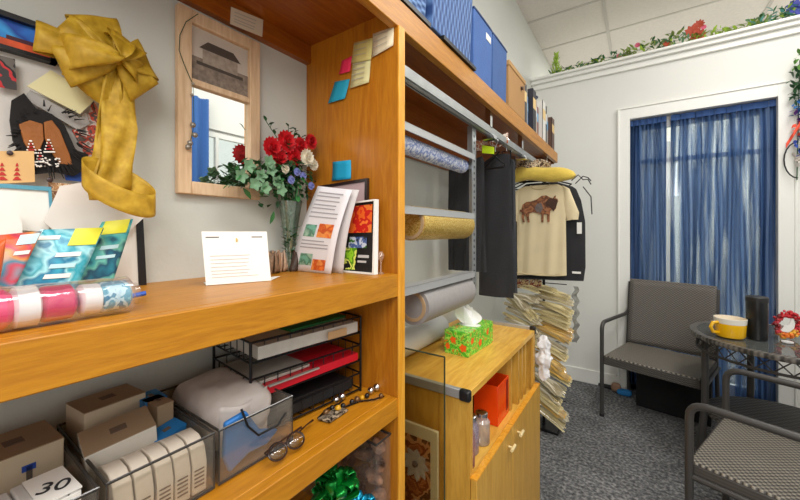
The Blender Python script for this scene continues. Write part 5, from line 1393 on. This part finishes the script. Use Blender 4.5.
for k in range(130):
    a = 2*PI*k/130*3+rn.random()*.3; r = .046+rn.uniform(-.012,.012)
    p = wp+rt*(r*math.cos(a))+Vector((0,0,.062+r*1.02*math.sin(a)))+Vector((.565,-.825,0))*rn.uniform(-.01,.01)
    b.ball(p, rn.uniform(.005,.009), n=6, mi=(rn.choice([2,3]) if math.sin(a) < -.55 else rn.choice([0,0,0,1,4])))
b.build('berry_ring', [mat('berry_red','b8101c',.3), mat('berry_dark','7c1018',.3), mat('berry_orange','e87820',.3), mat('berry_gold','e8b040',.3), mat('berry_pink','d84858',.3)], t)
MB().prism([wp+rt*x+Vector((0,0,z)) for x,z in [(-.03,.035),(-.012,.058),(.004,.062),(.016,.088),(.03,.07),(.026,.048),(.01,.035),(.0,.03)]], (.003,-.004,0)).build('white_centre', WHITE, t, smooth=False)
o = MB().lathe([(.018,0),(.022,.003),(.022,.008),(.012,.01)], wp+Vector((-.02,-.09,0)), 20).build('trinket', clear('trinket_glass','ffffff',.05,.6,body=.4)); tag(o, 'small clear glass dish in front of the red wreath ornament', 'dish')

# ================================================================== HANGING SPINNER by the door
t = thing('hanging_garland', 'colourful ribbon and flower garland hanging right of the door casing', 'garland', tuple(P(800,120,y=YF-.05)))
G = lambda u, v, y=YF-.05: P(u, v, y=y)
MB().tube([G(800,60),G(799,90),G(797,180)], .003, 6).build('cord', GRD, t)
b = MB(); rn = random.Random(8)
for k in range(60): leaf(b, G(797+rn.uniform(-4,12), rn.uniform(70,100)), (rn.uniform(-1,1), -.3, rn.uniform(-1,1)), .05, .02, 0)
b.build('green_leaves', GRD, t)
for (v0, c, nm) in ((62,'5c8c3c','leaf_cluster'),(108,'2c6aa8','blue_flower'),(118,'6c3c8c','purple_flower'),(130,'f0583c','orange_ribbon'),(145,'2c48a0','blue_ribbon'),(160,'e8e0d8','white_flower')):
    b = MB()
    for k in range(22): leaf(b, G(799+rn.uniform(-5,9), v0+rn.uniform(-8,8)), (rn.uniform(-1,1), -.5, rn.uniform(-1,1)), .045, .02, 0)
    b.build(nm, mat(nm, c, .6), t)
b = MB().grid(lambda u, v: G(786+14*v, 146-22*v+5*(u-.5), YF-.09+.01*math.sin(8*v)), 3, 8); b.build('orange_streamer', mat('orange_ribbon','f0583c',.6), t, solid=.002)
b = MB().tube([G(798+14*math.cos(a)*1, 160+18*math.sin(a)) for a in [PI*.5+PI*k/10 for k in range(11)]], .004, 6); b.build('wire_ring', BLACKM, t)

# ================================================================== LEDGE GREENERY
def clump(u, v, h, spread, kinds, label, name='artificial_plant', fl_=None, n=60):
    base = P(u, v, y=YF+.03); base.z = LEDGE
    t = thing(name, label, 'plant', tuple(base)); b = MB(); rn = random.Random(int(u))
    for k in range(n):
        x = rn.uniform(-spread,spread); z = rn.uniform(.005,h)*(1-abs(x/spread)*.4)
        leaf(b, base+Vector((x, rn.uniform(-.04,.04), z)), (rn.uniform(-1,1), rn.uniform(-1,.2), rn.uniform(0,1)), rn.uniform(.03,.055), rn.uniform(.012,.022), rn.randint(0,len(kinds)-1))
    b.tube([base+Vector((-spread,0,.01)), base+Vector((0,.01,.015)), base+Vector((spread,0,.01))], .004, 5)
    b.build('foliage', kinds, t)
    if fl_:
        for (du, hh, m, r) in fl_:
            c = base+Vector((du,-.02,hh)); f = MB()
            for k in range(9):
                a = 2*PI*k/9; leaf(f, c, (math.cos(a), -.5, math.sin(a)), r, r*.6, 0, Vector((0,1,.01)), -.2)
            f.build('flower', m, t)
LG = mat('lime_leaf','9cbc3c',.6,var=.3,vscale=25); OLV = mat('olive_leaf','86984a',.6,var=.3,vscale=25); PIN = mat('pink_petal','d05c78',.6); PRP=mat('purple_petal','4048a0',.6,var=.2); TRQ = mat('teal_petal','5aa4a0',.6); RDL = mat('red_leaf','b04428',.6,var=.2)
# upright lime sprig
base = P(556,76,y=YF+.03); base.z = LEDGE
t = thing('artificial_fern', 'upright lime green fern sprig at the left end of the ledge', 'plant', tuple(base)); b = MB(); rn = random.Random(1)
for k in range(90):
    z = rn.uniform(.02,.20); leaf(b, base+Vector((rn.uniform(-.03,.03)*(1.1-z*3), rn.uniform(-.03,.03), z)), (rn.uniform(-.6,.6), rn.uniform(-.6,.3), 1), .04, .014, 0)
b.tube([base, base+Vector((0,0,.19))], .005, 6); b.build('foliage', LG, t)
clump(575,74,.07,.20,[LG,OLV,GRN],'low ivy trailing right of the upright fern sprig on the ledge', n=110)
clump(612,64,.09,.15,[GRN,OLV,GRN2],'darker green ivy clump third along the ledge, above the door corner', fl_=[(.05,.05,PIN,.02)], n=90)
clump(645,54,.12,.17,[OLV,LG,GRN],'olive green garland section with small pink flower on the ledge', fl_=[(-.05,.10,PIN,.022),(.14,.05,RDL,.03)], n=110)
clump(675,48,.13,.15,[GRN2,GRN,OLV],'bushy grey-green garland section over the middle of the door', n=100, fl_=[(.10,.1,RDL,.05),(.13,.06,RDL,.05),(.14,.14,RDL,.035)])
clump(712,38,.08,.14,[OLV,LG],'thin olive garland section right of the rust red blossoms', fl_=[(-.05,.11,PIN,.02)], n=60)
clump(745,32,.06,.12,[LG,OLV],'sparse lime garland section near the right end of the ledge', n=60)
clump(777,24,.12,.14,[GRN,TRQ,GRN2],'teal and green garland section before the purple blossoms', n=90, fl_=[(.12,.06,PRP,.05)])
clump(805,18,.13,.12,[PRP,GRN,LG],'purple blossom garland section at the right edge of the ledge', n=80, fl_=[(-.05,.09,PRP,.05),(-.0,.05,PRP,.05)])
# ================================================================== FLOOR CLUTTER
p0, p1 = P(594,381,z=.01), P(625,394,z=.01)
t = thing('floor_cord', 'black power cord lying along the baseboard beside the patio chair', 'cord', tuple(p0))
MB().tube([p0, p0.lerp(p1,.3)+Vector((0,-.02,0)), p0.lerp(p1,.6)+Vector((0,.015,0)), p1], [.012,.02,.02,.012], 8).build('cord', BLACK, t)
c = P(622,392,z=.02)
t = thing('small_toy', 'little blue and tan plush toy lying on the carpet by the chair', 'toy', (c.x,c.y,0))
crumple((c.x-.04,c.y+.03,.035), (.07,.06,.07), 5, .006, 16, seed=2).build('tan_part', mat('plush_tan','a8846c',.9,var=.2), t)
crumple((c.x+.015,c.y-.0,.022), (.10,.06,.045), 5, .006, 16, seed=1).build('blue_part', mat('plush_blue','2478b8',.8,var=.2), t)

# black lidded block filling the space under the far chair
t = thing('black_block', 'black lidded block under the patio chair by the door', 'box', (1.02,3.2,0), math.radians(-10))
MB().bx(-.2,.22,-.09,.09,0,.30).build('body', mat('matte_black_body','0c0c0e',.9,bump=.3,bscale=120), t, local=True, bevel=.006)
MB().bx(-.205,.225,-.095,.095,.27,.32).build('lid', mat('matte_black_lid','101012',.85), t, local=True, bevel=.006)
for nm, k in (('soup_mug',1.22),('tumbler',1.13),('heart_ornament',1.2)):
    bpy.data.objects[nm].scale = (k, k, k if nm != 'tumbler' else 1.2)
